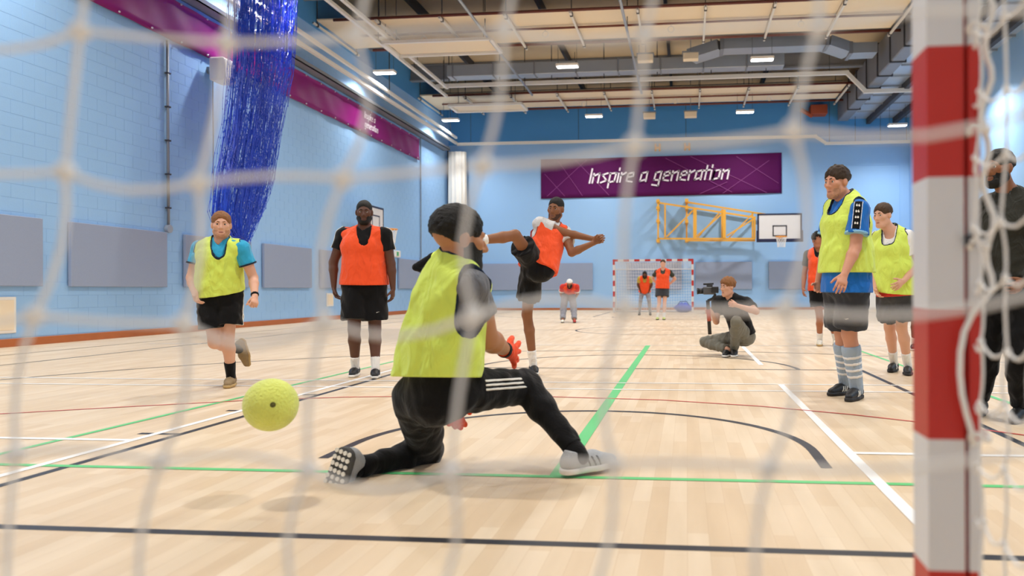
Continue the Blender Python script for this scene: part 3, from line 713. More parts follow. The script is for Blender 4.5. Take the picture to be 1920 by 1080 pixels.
hoop(bu, (3.95, by - .42, 3.09), (0, 1, 0))
def tr(px, py, Y_): return atY(px, py, Y_)
def truss(Y_, posts, chords, name):
    for nm, segs, w_ in (('truss_post', posts, .085), ('truss_chord', chords, .06)):
        for (a, b, ww) in segs: put(MB().bar(tr(*a, Y_), tr(*b, Y_), ww, ww, up=(0, 1, 0)).build(nm, M_yel), bu)
truss(32.95, [((1234, 377), (1234, 453), .07), ((1247, 384), (1247, 447), .07), ((1303, 391), (1303, 448), .15), ((1358, 393), (1358, 446), .13), ((1415, 406), (1415, 448), .08)],
      [((1234, 380), (1417, 408), .07), ((1234, 447.5), (1416, 447.5), .07), ((1250, 444), (1301, 393), .06), ((1305, 444), (1357, 398), .06), ((1363, 442), (1414, 410), .06)], 'front')
truss(33.45, [((1287.5, 376), (1287.5, 452), .07), ((1354, 392), (1354, 449), .08), ((1411, 399), (1411, 449), .07)],
      [((1287.5, 379), (1455, 405), .07), ((1287, 451), (1416, 451), .07), ((1308, 446), (1352, 395), .05), ((1367, 446), (1410, 402), .05)], 'rear')
for (x, ys) in ((1234, (378, 391, 415, 452)), (1287.5, (377, 390, 416, 451))):
    for y in ys:
        p = tr(x, y, 33.2); put(MB().bevbox(p[0] - .07, p[0] + .07, 32.9, WY1, p[2] - .07, p[2] + .07, .01).build('wall_hinge', M_yel), bu)
for z in (3.3, 3.9): put(MB().bar((3.05, 32.95, z), (3.25, by + .04, z), .06, .06).build('board_arm', M_yel), bu)
b2 = thing('basketball_hoop', 'small backboard and hoop projecting from the left wall behind the orange-bib man', 'basketball hoop', (WX0, 23.6, 2.7))
ca = atX(718, 392, -9.95); rc_ = atX(729, 430, -9.6)
y1 = float(ca[1]); z1 = float(ca[2])
put(MB().bevbox(-9.98, -9.94, y1 - 1.2, y1, z1 - .9, z1, .006).build('backboard', M_board), b2)
mb = MB()
for (a, b, c_, d) in ((y1 - 1.22, y1 + .015, z1 - .04, z1 + .02), (y1 - .03, y1 + .015, z1 - .9, z1), (y1 - 1.22, y1 - 1.18, z1 - .9, z1), (y1 - 1.2, y1, z1 - .92, z1 - .87)): mb.box(-9.985, -9.93, a, b, c_, d)
for (a, b, c_, d) in ((y1 - .9, y1 - .3, z1 - .3, z1 - .26), (y1 - .9, y1 - .86, z1 - .7, z1 - .26), (y1 - .34, y1 - .3, z1 - .7, z1 - .26)): mb.box(-9.94, -9.934, a, b, c_, d)
put(mb.build('board_edge', M_bedge), b2)
hoop(b2, (-9.55, float(rc_[1]), float(rc_[2])), (-1, 0, 0))
for z in (z1 - .2, z1 - .75): put(MB().bar((WX0, y1 - .12, z), (-9.97, y1 - .12, z), .06, .06).build('wall_arm', M_steel), b2)
# ---------------- ball in flight
bc = atY(508, 759, 2.97)
ball = thing('ball', 'yellow felt indoor football in mid-air left of the goalkeeper', 'ball', tuple(bc))
M_felt = mat('felt_yellow', 'dee772', 0.95, spec=.1, var=.14, vscale=14, bump=.8, bscale=90, sheen=.4)
MB().sphere((0, 0, 0), .108, 48, 30).build('felt_cover', M_felt, ball, smooth=True)
vd = (Vector(CAMP) - Vector(bc)).normalized(); vd = (vd + Vector((.08, 0, 0))).normalized()
vm = MB(); u = vd.cross(Vector((0, 0, 1))).normalized(); v_ = u.cross(vd)
ring = [vd * .1085 + (u * math.cos(t) + v_ * math.sin(t)) * .011 for t in [i * math.pi / 8 for i in range(16)]]
vm.add([vd * .1075] + ring, [(0, i + 1, (i + 1) % 16 + 1) for i in range(16)]); vm.sphere(vd * .1085, .0045, 8, 6)
vm.build('valve', mat('valve_dark', '5c5a26', .8), ball)
# ================================================================== people: smooth solids blended on a grid, one skin per body
V3 = lambda *a: np.array(a, float)
def nrm(v): v = np.asarray(v, float); return v / (np.linalg.norm(v) + 1e-12)
def smin(a, b, k):
    h = np.maximum(k - np.abs(a - b), 0) / k
    return np.minimum(a, b) - h * h * (k * .25)
class Prim:
    def __init__(s, lo, hi, f): s.lo, s.hi, s.f = np.asarray(lo), np.asarray(hi), f
def cone(a, b, ra, rb, cap=0, grow=0.0):
    """tapered limb; cap=1 flat at b, cap=2 flat at both ends"""
    a, b = np.asarray(a, float), np.asarray(b, float); ra += grow; rb += grow
    d = b - a; L2 = d @ d + 1e-12; L = math.sqrt(L2); R = max(ra, rb)
    def f(X, Y, Z):
        x, y, z = X - a[0], Y - a[1], Z - a[2]
        t0 = (x * d[0] + y * d[1] + z * d[2]) / L2; t = np.clip(t0, 0, 1)
        q = np.sqrt((x - t * d[0]) ** 2 + (y - t * d[1]) ** 2 + (z - t * d[2]) ** 2) - (ra + (rb - ra) * t)
        if cap: q = np.maximum(q, (t0 - 1) * L)
        if cap == 2: q = np.maximum(q, -t0 * L)
        return q
    return Prim(np.minimum(a, b) - R, np.maximum(a, b) + R, f)
def ell(c, R, rad):
    c = np.asarray(c, float); R = np.asarray(R, float); rad = np.asarray(rad, float); m = rad.max()
    def f(X, Y, Z):
        x, y, z = X - c[0], Y - c[1], Z - c[2]; k0 = 0; k1 = 0
        for i in range(3):
            q = x * R[i][0] + y * R[i][1] + z * R[i][2]; k0 = k0 + (q / rad[i]) ** 2; k1 = k1 + (q / rad[i] ** 2) ** 2
        k0 = np.sqrt(k0); return k0 * (k0 - 1) / np.sqrt(k1 + 1e-9)
    return Prim(c - m, c + m, f)
def econe(a, b, wa, da, wb, db, right, grow=0.0):
    """elliptical limb: half widths w along right, d across"""
    a, b = np.asarray(a, float), np.asarray(b, float); wa += grow; wb += grow; da += grow; db += grow
    d = b - a; L2 = d @ d + 1e-12; ax = d / math.sqrt(L2)
    r = nrm(np.asarray(right) - ax * (ax @ right)); n = np.cross(ax, r); R = max(wa, wb, da, db)
    def f(X, Y, Z):
        x, y, z = X - a[0], Y - a[1], Z - a[2]
        t = np.clip((x * d[0] + y * d[1] + z * d[2]) / L2, 0, 1)
        x, y, z = x - t * d[0], y - t * d[1], z - t * d[2]
        u = x * r[0] + y * r[1] + z * r[2]; v = x * n[0] + y * n[1] + z * n[2]; w_ = x * ax[0] + y * ax[1] + z * ax[2]
        W = wa + (wb - wa) * t; D = da + (db - da) * t; M = np.minimum(W, D)
        k0 = np.sqrt((u / W) ** 2 + (v / D) ** 2 + (w_ / M) ** 2); k1 = np.sqrt((u / W ** 2) ** 2 + (v / D ** 2) ** 2 + (w_ / M ** 2) ** 2) + 1e-9
        return np.maximum(k0 * (k0 - 1) / k1, -M)
    return Prim(np.minimum(a, b) - R, np.maximum(a, b) + R, f)
class Grid:
    def __init__(s, prims, h, pad=.03):
        s.h = h; s.lo = np.min([p.lo for p in prims], 0) - pad; hi = np.max([p.hi for p in prims], 0) + pad
        n = np.ceil((hi - s.lo) / h).astype(int) + 1
        s.ax = [(s.lo[i] + h * np.arange(n[i])).astype(np.float32) for i in range(3)]; s.D = np.full(n, 1.0, np.float32)
    def cut(s, p, m):
        sl = []
        for i in range(3):
            a = int(max(0, math.floor((p.lo[i] - m - s.lo[i]) / s.h))); b = int(min(len(s.ax[i]), math.ceil((p.hi[i] + m - s.lo[i]) / s.h) + 1)); sl.append(slice(a, max(a, b)))
        return tuple(sl), (s.ax[0][sl[0]][:, None, None], s.ax[1][sl[1]][None, :, None], s.ax[2][sl[2]][None, None, :])
    def add(s, p, k=.02):
        sl, c = s.cut(p, k + 3 * s.h)
        if s.D[sl].size: s.D[sl] = smin(s.D[sl], p.f(*c), max(k, 1e-4))
        return s
    def sub(s, p, k=.01):
        sl, c = s.cut(p, k + 3 * s.h)
        if s.D[sl].size: s.D[sl] = -smin(-s.D[sl], p.f(*c), max(k, 1e-4))
        return s
    def all(s): return s.ax[0][:, None, None], s.ax[1][None, :, None], s.ax[2][None, None, :]
    def half(s, p, n, off=0.0):
        """keep the side where (q-p).n < off"""
        X, Y, Z = s.all(); n = nrm(n); s.D = np.maximum(s.D, (X - p[0]) * n[0] + (Y - p[1]) * n[1] + (Z - p[2]) * n[2] - off).astype(np.float32); return s
    def inter(s, f): s.D = np.maximum(s.D, f(*s.all())).astype(np.float32); return s
    def wrinkle(s, amp, wl, seed, down=(0, 0, 1)):
        if amp <= 0: return s
        rnd = np.random.RandomState(seed); X, Y, Z = s.all(); acc = 0
        for i in range(4):
            k = rnd.normal(size=3); k = nrm(k - .55 * nrm(down) * (k @ nrm(down))) * 2 * math.pi / (wl * rnd.uniform(.6, 1.5)); k2 = rnd.normal(size=3) * 2 * math.pi / (wl * 3)
            acc = acc + np.sin(X * k[0] + Y * k[1] + Z * k[2] + rnd.uniform(0, 6) + 1.6 * np.sin(X * k2[0] + Y * k2[1] + Z * k2[2] + rnd.uniform(0, 6)))
        s.D = (s.D + acc * (amp / 2)).astype(np.float32); return s
    def mesh(s):
        D = s.D; ins = D < 0
        nx, ny, nz = D.shape
        c = np.zeros((nx - 1, ny - 1, nz - 1), np.uint8)
        offs = [(i, j, k) for i in (0, 1) for j in (0, 1) for k in (0, 1)]
        for (i, j, k) in offs: c += ins[i:nx - 1 + i, j:ny - 1 + j, k:nz - 1 + k]
        act = np.argwhere((c > 0) & (c < 8))
        if not len(act): return np.zeros((0, 3)), np.zeros((0, 4), int)
        vid = np.full(c.shape, -1, np.int32); vid[act[:, 0], act[:, 1], act[:, 2]] = np.arange(len(act))
        val = {o: D[act[:, 0] + o[0], act[:, 1] + o[1], act[:, 2] + o[2]] for o in offs}
        acc = np.zeros((len(act), 3)); cnt = np.zeros(len(act))
        for o in offs:
            for a in range(3):
                if o[a] == 0:
                    o2 = tuple(1 if i == a else o[i] for i in range(3)); v0, v1 = val[o], val[o2]
                    m = (v0 < 0) != (v1 < 0); t = np.where(m, v0 / np.where(m, v0 - v1, 1), 0)
                    p = np.tile(np.array(o, float), (len(act), 1)); p[:, a] += t; acc += p * m[:, None]; cnt += m
        V = s.lo + s.h * (act + acc / cnt[:, None])
        Q = []
        for a in range(3):
            b, d = (a + 1) % 3, (a + 2) % 3
            n0 = [slice(None)] * 3; n1 = [slice(None)] * 3; n0[a] = slice(0, -1); n1[a] = slice(1, None)
            e = np.argwhere(ins[tuple(n0)] != ins[tuple(n1)])
            ok = (e[:, b] > 0) & (e[:, d] > 0) & (e[:, b] < D.shape[b] - 1) & (e[:, d] < D.shape[d] - 1); e = e[ok]
            q = []
            for (ob, od) in ((-1, -1), (0, -1), (0, 0), (-1, 0)):
                g = e.copy(); g[:, b] += ob; g[:, d] += od; q.append(vid[g[:, 0], g[:, 1], g[:, 2]])
            q = np.stack(q, 1); fl = ~ins[e[:, 0], e[:, 1], e[:, 2]]; q[fl] = q[fl][:, ::-1]; Q.append(q)
        Q = np.concatenate(Q)
        # light smoothing
        E = np.concatenate([Q[:, [0, 1]], Q[:, [1, 2]], Q[:, [2, 3]], Q[:, [3, 0]]])
        for lam in (.5, .35):
            S = np.stack([np.bincount(E[:, 0], V[E[:, 1], i], len(V)) + np.bincount(E[:, 1], V[E[:, 0], i], len(V)) for i in range(3)], 1); n = np.bincount(E[:, 0], minlength=len(V)) + np.bincount(E[:, 1], minlength=len(V))
            V = V * (1 - lam) + S / n[:, None] * lam
        return V, Q
def nmesh(name, V, Q, m, base):
    me = bpy.data.meshes.new(name); n = len(Q)
    me.vertices.add(len(V)); me.vertices.foreach_set('co', (V - base).astype(np.float32).ravel())
    me.loops.add(n * 4); me.loops.foreach_set('vertex_index', Q.astype(np.int32).ravel())
    me.polygons.add(n); me.polygons.foreach_set('loop_start', np.arange(0, n * 4, 4, dtype=np.int32)); me.polygons.foreach_set('use_smooth', np.ones(n, bool))
    me.materials.append(m); me.update(calc_edges=True); me.validate(); return me

def cloth(name, col, **k): return mat('cloth_' + name, col, k.pop('rough', .85), spec=.15, var=k.pop('var', .06), vscale=k.pop('vscale', 5), bump=k.pop('bump', .25), bscale=k.pop('bscale', 120), sheen=.15)
YEL = cloth('bib_yellow', 'd9ee68', bscale=260); ORA = cloth('bib_orange', 'f4582e', bscale=260); BLK = cloth('black', '111113', var=.1, rough=.95); NAVY = cloth('trim_dark', '1c2a3c')
CHAR = cloth('charcoal', '3b3d42'); GREY = cloth('grey_marl', '6c6e73', var=.12, vscale=60); TEEL = cloth('polo_teal', '35a5cf'); WHT = cloth('white', 'ebe9e6'); ROYAL = cloth('shirt_blue', '1f6cc0')
OLIVE = cloth('olive_black', '2e2e28'); RED = cloth('shirt_red', 'cf3a33'); KHAKI = cloth('grey_jeans', '77766c', var=.12, vscale=20); DGREY = cloth('tee_dark_green', '3a4038'); SOCKG = cloth('sock_grey', '9fb0c2'); PALE = cloth('tee_pale', 'd2d0cf')
ORGL = cloth('glove_orange', 'f5522a'); MAROON = cloth('collar_maroon', '8c2a2a'); GREYP = cloth('grey_sweatpants', '8f9097', var=.12)
LTBLUE = cloth('cuff_pale_blue', '8cc0e0')
SHOEB = mat('shoe_black', '141416', .5, var=.1, vscale=30); SHOEW = mat('shoe_white', 'e6e2d4', .5); SOLEW = mat('sole_white', 'e9e7e2', .5); SOLEB = mat('sole_black', '1e1e20', .6); SHOET = mat('shoe_tan', '8b7450', .7, var=.15, vscale=30); SHOEG = mat('shoe_grey_knit', 'a9acb0', .8, var=.14, vscale=60, bump=.4, bscale=220); SOLEG = mat('sole_charcoal', '4c4c4c', .7); GUM = mat('sole_gum', 'b99a63', .6)
STRIPE = mat('stripe_white', 'efece4', .7)
def skin(name, col): return mat('skin_' + name, col, .5, spec=.35, var=.08, vscale=9)
HAIR = lambda n, c: mat('hair_' + n, c, .6, spec=.3, var=.35, vscale=45, bump=.7, bscale=160)
M_eye = mat('eye_white', 'cfc6be', .3, var=0); M_iris = mat('eye_iris', '2a1c14', .25, var=0)

class Person:
    def __init__(s, label, Y, h, sk, scale=1.0, fat=1.0, group=None):
        s.label, s.Y, s.h, s.sk, s.s, s.fat = label, Y, h, sk, scale, fat
        s.j = {}; s.parts = []; s.body_extra = []; s.detail = h < .01; s.subs = []; s.seed = len(label) * 7
    def torso(s, pel, neck, head, fwd, look, dyN=0.0, dyH=0.0, fwdp=None, up=None):
        j = s.j; j['P'] = atY(*pel, s.Y); j['N'] = atY(*neck, s.Y + dyN); j['H'] = atY(*head, s.Y + dyH)
        s.up = nrm(j['N'] - j['P']); f = np.asarray(fwd, float); s.fwd = nrm(f - s.up * (s.up @ f)); s.right = np.cross(s.fwd, s.up)
        fp = np.asarray(fwdp if fwdp is not None else fwd, float); fp[2] = 0 if fwdp is None else fp[2]; s.fwdp = nrm(fp)
        s.rightp = nrm(np.cross(s.fwdp, s.up)); 
        s.look = nrm(look); u = np.asarray(up if up is not None else (0, 0, 1.0)); u = nrm(u - s.look * (s.look @ u)); s.HR = np.array([np.cross(s.look, u), s.look, u])
        for sd, sg in (('R', 1), ('L', -1)): j['h' + sd] = j['P'] + s.rightp * sg * .092 * s.s - s.up * .0
        return s
    def hip(s, sd, px, dy=0.0): s.j['h' + sd] = atY(*px, s.Y + dy); return s
    def chain(s, parent, px, L, sg):
        r = nrm(ray(*px)); o = CAMP - parent; b = r @ o; c = o @ o - L * L; d = b * b - c
        t = -b + (sg * math.sqrt(d) if d > 0 else 0); p = CAMP + r * t
        if d <= 0: p = parent + nrm(p - parent) * max(L, min(np.linalg.norm(p - parent), L * 1.12))
        return p
    def mid(s, a, b, px, la, lb, sg):
        r = nrm(ray(*px)); t0 = r @ ((a + b) / 2 - CAMP); best = None
        for q in np.linspace(-.5, .5, 201):
            p = CAMP + r * (t0 + q); e = (np.linalg.norm(p - a) - la) ** 2 + (np.linalg.norm(p - b) - lb) ** 2 - .0004 * sg * q
            if best is None or e < best[0]: best = (e, p)
        return best[1]
    def arm(s, sd, sh, el, wr, ha, dy=0.0, sg=(0, 0, 0)):
        j = s.j; j['s' + sd] = atY(*sh, s.Y + dy); S = s.s
        j['e' + sd] = s.chain(j['s' + sd], el, .285 * S, sg[0]); j['w' + sd] = s.chain(j['e' + sd], wr, .25 * S, sg[1]); j['f' + sd] = s.chain(j['w' + sd], ha, .10 * S, sg[2]); return s
    def leg(s, sd, kn, an, toe, az=.09, sg=-1, free=None):
        j = s.j; S = s.s
        if free is None:
            j['a' + sd] = atZ(*an, az * S); j['k' + sd] = s.mid(j['h' + sd], j['a' + sd], kn, .43 * S, .415 * S, sg); j['t' + sd] = atZ(*toe, .03)
        else:
            j['k' + sd] = s.chain(j['h' + sd], kn, .43 * S, free[0]); j['a' + sd] = s.chain(j['k' + sd], an, .41 * S, free[1]); j['t' + sd] = s.chain(j['a' + sd], toe, .17 * S, free[2])
        return s
    # ---- solids
    def tsegs(s, g=0.0, gb=None):
        P, N = s.j['P'], s.j['N']; S, F = s.s, s.fat; L = lambda t: P + (N - P) * t
        gb = g if gb is None else gb; f = s.fwd
        a0 = P - s.up * .05 * S
        return [econe(a0, L(.34) + f * .004, .163 * S * F, .112 * S * F, .143 * S * F, .104 * S * F, s.rightp, gb), econe(L(.34) + f * .004, L(.70) + f * .012, .143 * S * F, .104 * S * F, .168 * S * F, .116 * S * F, s.right, (g + gb) / 2),
                econe(L(.70) + f * .012, L(.90), .168 * S * F, .116 * S * F, .125 * S * F, .078 * S * F, s.right, g)]
    def shsegs(s, frac=1.0, r=.058, g=0.0):
        N = s.j['N']; out = []; c = N - s.up * .075 * s.s
        for sd in 'RL':
            S_ = s.j['s' + sd]; e = c + (S_ - c) * frac
            out += [cone(c, e, (r + .008) * s.s, r * s.s, 0, g), cone(N + s.up * .015 * s.s, c + (S_ - c) * frac * .85 + s.up * .012, .05 * s.s, .046 * s.s, 0, g)]
        return out
    def headp(s):
        H, R = s.j['H'], s.HR; S = s.s * getattr(s, 'hs', 1.0); s.hS = S
        s.hl = lambda x, y, z: H + S * (R[0] * x + R[1] * y + R[2] * z)
        l = s.hl; E = lambda c, r: ell(l(*c), R, [v * S for v in r])
        A = [(E((0, -.016, .034), (.075, .094, .084)), .01), (E((0, .020, -.035), (.060, .070, .084)), .03), (cone(l(-.014, .064, -.098), l(.014, .064, -.098), .022 * S, .022 * S), .03),
             (cone(l(-.05, .0, -.062), l(-.02, .055, -.095), .022 * S, .02 * S), .025), (cone(l(.05, .0, -.062), l(.02, .055, -.095), .022 * S, .02 * S), .025)]
        if s.detail:
            A += [(cone(l(-.034, .074, .024), l(.034, .074, .024), .013 * S, .013 * S), .014), (cone(l(0, .084, .014), l(0, .107, -.026), .008 * S, .0125 * S), .010), (cone(l(-.011, .094, -.031), l(.011, .094, -.031), .0095 * S, .0095 * S), .008),
                  (E((-.042, .058, -.014), (.024, .022, .022)), .02), (E((.042, .058, -.014), (.024, .022, .022)), .02), (E((0, .084, -.060), (.025, .010, .0065)), .006), (E((0, .082, -.072), (.022, .010, .0075)), .006)]
        A += [(E((-.077, -.008, -.006), (.011, .022, .032)), .008), (E((.077, -.008, -.006), (.011, .022, .032)), .008)]
        return A
    def hand(s, sd, thumb, palm, curl=.35, spread=.1, g=0.0, L=1.0):
        """thumb, palm: directions; returns solids"""
        w_, f_ = s.j['w' + sd], s.j['f' + sd]; d = nrm(f_ - w_); S = s.s * L; t = np.asarray(thumb, float); t = nrm(t - d * (d @ t)); n = np.cross(d, t); n = n if n @ np.asarray(palm, float) > 0 else -n
        A = [(econe(w_ + d * .012 * S, w_ + d * .078 * S, .027 * S, .019 * S, .037 * S, .0135 * S, t, g), .012)]
        for i, ln in enumerate((.072, .080, .075, .058)):
            b = w_ + d * (.083 - .004 * abs(i - 1)) * S + t * (.030 - .0205 * i) * S; dd = nrm(d + t * spread * (1.5 - i) * .6)
            c1 = curl * 1.0; c2 = curl * 2.4
            e1 = b + (dd * math.cos(c1) + n * math.sin(c1)) * ln * .5 * S; e2 = e1 + (dd * math.cos(c2) + n * math.sin(c2)) * ln * .5 * S
            A += [(cone(b - dd * .02 * S, e1, .0098 * S, .009 * S, 0, g), .004), (cone(e1, e2, .009 * S, .0078 * S, 0, g), .003)]
        b = w_ + d * .024 * S + t * .024 * S; td = nrm(d * .6 + t * (.7 - curl * .4) + n * (.25 + curl * .5)); e1 = b + td * .046 * S; e2 = e1 + nrm(td + d * .5 + n * curl * .4) * .034 * S
        A += [(cone(b, e1, .0145 * S, .0115 * S, 0, g), .008), (cone(e1, e2, .011 * S, .009 * S, 0, g), .003)]
        return A
    def limbs(s, g=0.0):
        A = []; j = s.j; S, F = s.s, .5 + .5 * s.fat
        for sd in 'RL':
            sh, e, w_ = j['s' + sd], j['e' + sd], j['w' + sd]; m = sh + (e - sh) * .45; q = e + (w_ - e) * .3
            F *= getattr(s, 'armk', 1.0); A += [(cone(sh, m, .055 * S * F, .051 * S * F, 0, g), .035), (cone(m, e, .050 * S * F, .040 * S * F, 0, g), .02), (cone(e, q, .041 * S * F, .041 * S * F, 0, g), .015), (cone(q, w_, .041 * S * F, .026 * S, 0, g), .015)]
            F = .5 + .5 * s.fat; h, k, a = j['h' + sd], j['k' + sd], j['a' + sd]; c = k + (a - k) * .3; bk = nrm(np.cross(np.cross(k - h, a - k), k - h)) if np.linalg.norm(np.cross(k - h, a - k)) > .02 else -s.fwdp
            q = getattr(s, 'slim', 0.0); A += [(cone(h, k, .078 * S * F - q, .056 * S * F - q, 0, g), .04), (cone(k, c + bk * .008, .053 * S * F - q, .055 * S * F - q, 0, g), .02), (cone(c + bk * .008, a, .055 * S * F - q, .034 * S, 0, g), .02)]
        return A
    def build_body(s, hands):
        j = s.j; A = [(p, .03) for p in s.tsegs(-.014, -.02)] + [(p, .035) for p in s.shsegs(1.0, .05)] + [(cone(j['N'] - s.up * .03, j['H'] - s.HR[2] * .055 - s.HR[1] * .012, .06 * s.s * (.5 + .5 * s.fat), .056 * s.s * (.5 + .5 * s.fat)), .03)]
        A += s.limbs() + s.headp()
        for sd, hk in hands.items(): A += s.hand(sd, **hk)
        for sd in 'RL': A += [(cone(j['a' + sd], j['a' + sd] + nrm(j['a' + sd] - j['k' + sd]) * .03, .034 * s.s, .03 * s.s), .02)]
        g = Grid([p for p, k in A], s.h)
        for p, k in A: g.add(p, k)
        if s.detail:
            for x in (-.031, .031): g.sub(ell(s.hl(x, .089, .006), s.HR, [v * s.hS for v in (.017, .011, .010)]), .008)
            g.sub(ell(s.hl(0, .098, -.066), s.HR, [v * s.hS for v in (.021, .012, .0018)]), .003)
        V, Q = g.mesh(); s.base = np.array([j['P'][0], j['P'][1], 0.0])
        s.ob = link('person', nmesh('person', V, Q, s.sk, s.base)); s.ob.location = s.base; tag(s.ob, s.label, 'person')
        if s.detail:
            for x in (-.031, .031):
                m = MB(); m.sphere((0, 0, 0), .0115 * s.hS, 12, 10); fs = m.mi
                c = s.hl(x, .0725, .006)
                for i, f in enumerate(m.f):
                    ctr = np.mean([m.v[k] for k in f], 0)
                    if nrm(ctr) @ s.look > .80: m.mi[i] = 1
                m.v = [tuple(np.array(p) + c - s.base) for p in m.v]; m.build('eye', [M_eye, M_iris], s.ob, smooth=True)
        return s
    def part(s, name, g, m, parent=None, label=None, shape=None):
        V, Q = g.mesh()
        if not len(Q): return None
        o = link(name, nmesh(name, V, Q, m, s.base), parent or s.ob)
        if label: o['label'] = label
        return o
    def hair(s, m, low=-.02, front=.062, puff=0.0, noise=.003, curl=.03, fade=None):
        l, S = s.hl, s.hS; h = min(s.h, .008) if s.detail else s.h * .8
        p = ell(l(0, -.018, .040 + puff * .3), s.HR, [v * S for v in (.0795 + puff, .0995 + puff, .087 + puff)])
        g = Grid([p], h); g.add(p, .001)
        g.sub(ell(l(0, .13, -.006 + (front - .062)), s.HR, [v * S for v in (.085, .075, .088)]), .012)
        g.sub(ell(l(-.075, .045, -.045), s.HR, [v * S for v in (.03, .06, .065)]), .01); g.sub(ell(l(.075, .045, -.045), s.HR, [v * S for v in (.03, .06, .065)]), .01)
        g.half(l(0, -.05, low), -(s.HR[2] * .9 + s.HR[1] * .35)); g.wrinkle(noise, curl, 5 + s.seed); s.part('hair', g, m); 
        return s
    def cap(s, m):
        p = ell(s.hl(0, -.012, .045), s.HR, [v * s.hS for v in (.086, .106, .088)]); g = Grid([p], s.h * .8); g.add(p, .001); g.half(s.hl(0, 0, .035), -s.HR[2]); s.part('skullcap', g, m); return s
    def brows(s, m):
        if s.detail:
            mb = MB()
            for sg in (-1, 1):
                b = MB(); b.tube([s.hl(sg * x, y, z) - s.base for x, y, z in ((.012, .089, .027), (.028, .086, .031), (.043, .071, .028))], [.0035 * s.hS, .0045 * s.hS, .003 * s.hS], 6); b.build('eyebrow', m, s.ob, smooth=True)
            b = MB(); b.sphere((0, 0, 0), 1, 10, 6); R = s.HR
            b.v = [tuple(s.hl(0, .0855, -.066) + s.hS * (R[0] * p[0] * .021 + R[1] * p[1] * .0085 + R[2] * p[2] * .008) - s.base) for p in b.v]
            b.build('lips', mat('lips_' + s.sk.name, getattr(s, 'lip', 'a06055'), .45), s.ob, smooth=True)
        return s
    def beard(s, m, g_=.004, full=True, top=-.048):
        l, S = s.hl, s.hS; h = min(s.h, .007) if s.detail else s.h * .8
        P = [ell(l(0, .020, -.035), s.HR, [v * S + g_ for v in (.060, .070, .084)]), cone(l(-.014, .064, -.098), l(.014, .064, -.098), .022 * S + g_, .022 * S + g_), cone(l(-.05, .0, -.062), l(-.02, .055, -.095), .022 * S + g_, .02 * S + g_), cone(l(.05, .0, -.062), l(.02, .055, -.095), .022 * S + g_, .02 * S + g_)]
        g = Grid(P, h)
        for p, k in zip(P, (.01, .03, .025, .025)): g.add(p, k)
        R, H = s.HR, s.j['H']
        def f(X, Y, Z):
            x, y, z = X - H[0], Y - H[1], Z - H[2]; u, v, w_ = [(x * R[i][0] + y * R[i][1] + z * R[i][2]) / S for i in range(3)]
            a = (w_ - top - np.maximum(0, np.abs(u) - .03) * 2.2); mouth = .014 - np.sqrt((u / 1.9) ** 2 + ((w_ + .066)) ** 2 + np.maximum(0, .06 - v) ** 2)
            return np.maximum(np.maximum(a, mouth), -(v + .005)) * S
        g.inter(f); s.part('beard', g, m); return s
    def top(s, m, name='shirt', sleeve=.5, g=.008, neck=.064, long=False, wr=.003, sl_r=.063, hem=.16, sdm=None, flare=0.0, vneck=False, cuff=None):
        j = s.j; S, F = s.s, .5 + .5 * s.fat; A = [(p, .03) for p in s.tsegs(g, g + .008)] + [(p, .035) for p in s.shsegs(1.0, .06, g)]
        for sd in 'RL':
            sh, e, w_ = j['s' + sd], j['e' + sd], j['w' + sd]
            if long: A += [(cone(sh, e, .062 * S * F, .05 * S * F, 0, g), .03), (cone(e, e + (w_ - e) * .96, .05 * S * F, .036 * S, 1, g), .02)]
            else: A += [(cone(sh, sh + (e - sh) * sleeve, .062 * S * F, sl_r * S * F, 1, g * .7), .025)]
        P, N = j['P'], j['N']
        A += [(econe(P + s.up * .12 * S, P + s.up * hem * S, .15 * S * F, .108 * S * s.fat, .165 * S * s.fat, .12 * S * s.fat, s.rightp, g + flare), .03)]
        G = Grid([p for p, k in A], s.h)
        for p, k in A: G.add(p, k)
        s.tpA = A; s.tpW = (wr, .10, 11 + s.seed, s.up); G.wrinkle(*s.tpW); G.half(P + s.up * hem * S, -s.up)
        G.sub(cone(N + s.up * .12 + s.fwd * .02, N - s.up * (.03 if vneck else 0) + s.fwd * (.06 if vneck else .03), neck * S, neck * .8 * S), .006); s.part(name, G, m)
        return s
    def bib(s, m, trim=None, hem=-.08, g=.026, flare=.02, wr=.005, wl=.13, neckd=.085, hemtilt=0.0, arm=.082, hemf=None, nr=.078, nb=.03):
        j = s.j; S, F = s.s, s.fat; P, N = j['P'], j['N']
        A = [(p, .03) for p in s.tsegs(g, g + .012)] + [(p, .03) for p in s.shsegs(.86, .062, g * .85)]
        A += [(econe(P + s.up * .2 * S, P + s.up * (hem - .03) * S, .150 * S * F, .112 * S * F, .17 * S * F, .122 * S * F, nrm(s.right + s.rightp), g + flare), .04)]
        G = Grid([p for p, k in A], s.h)
        for p, k in A: G.add(p, k)
        G.wrinkle(wr, wl, 3 + s.seed, s.up)
        cuts = []
        for sd, sg in (('R', 1), ('L', -1)):
            sh = j['s' + sd]; o = nrm(s.right * sg)
            cuts.append(cone(sh + o * .068 * S + s.up * .07 * S, sh + o * .072 * S - s.up * .12 * S, arm * S, arm * .86 * S))
        cuts.append(cone(N + s.up * .14 * S + s.fwd * nb, N - s.up * neckd * S + s.fwd * .105 * S * F, nr * S, .062 * S))
        D0 = G.D.copy()
        for c in cuts: G.sub(c, .006)
        hn = -(s.up + s.right * hemtilt + (s.fwd * hemf if hemf else 0)); hp = P + s.up * hem * S
        G.half(hp, hn); b = s.part('bib', G, m)
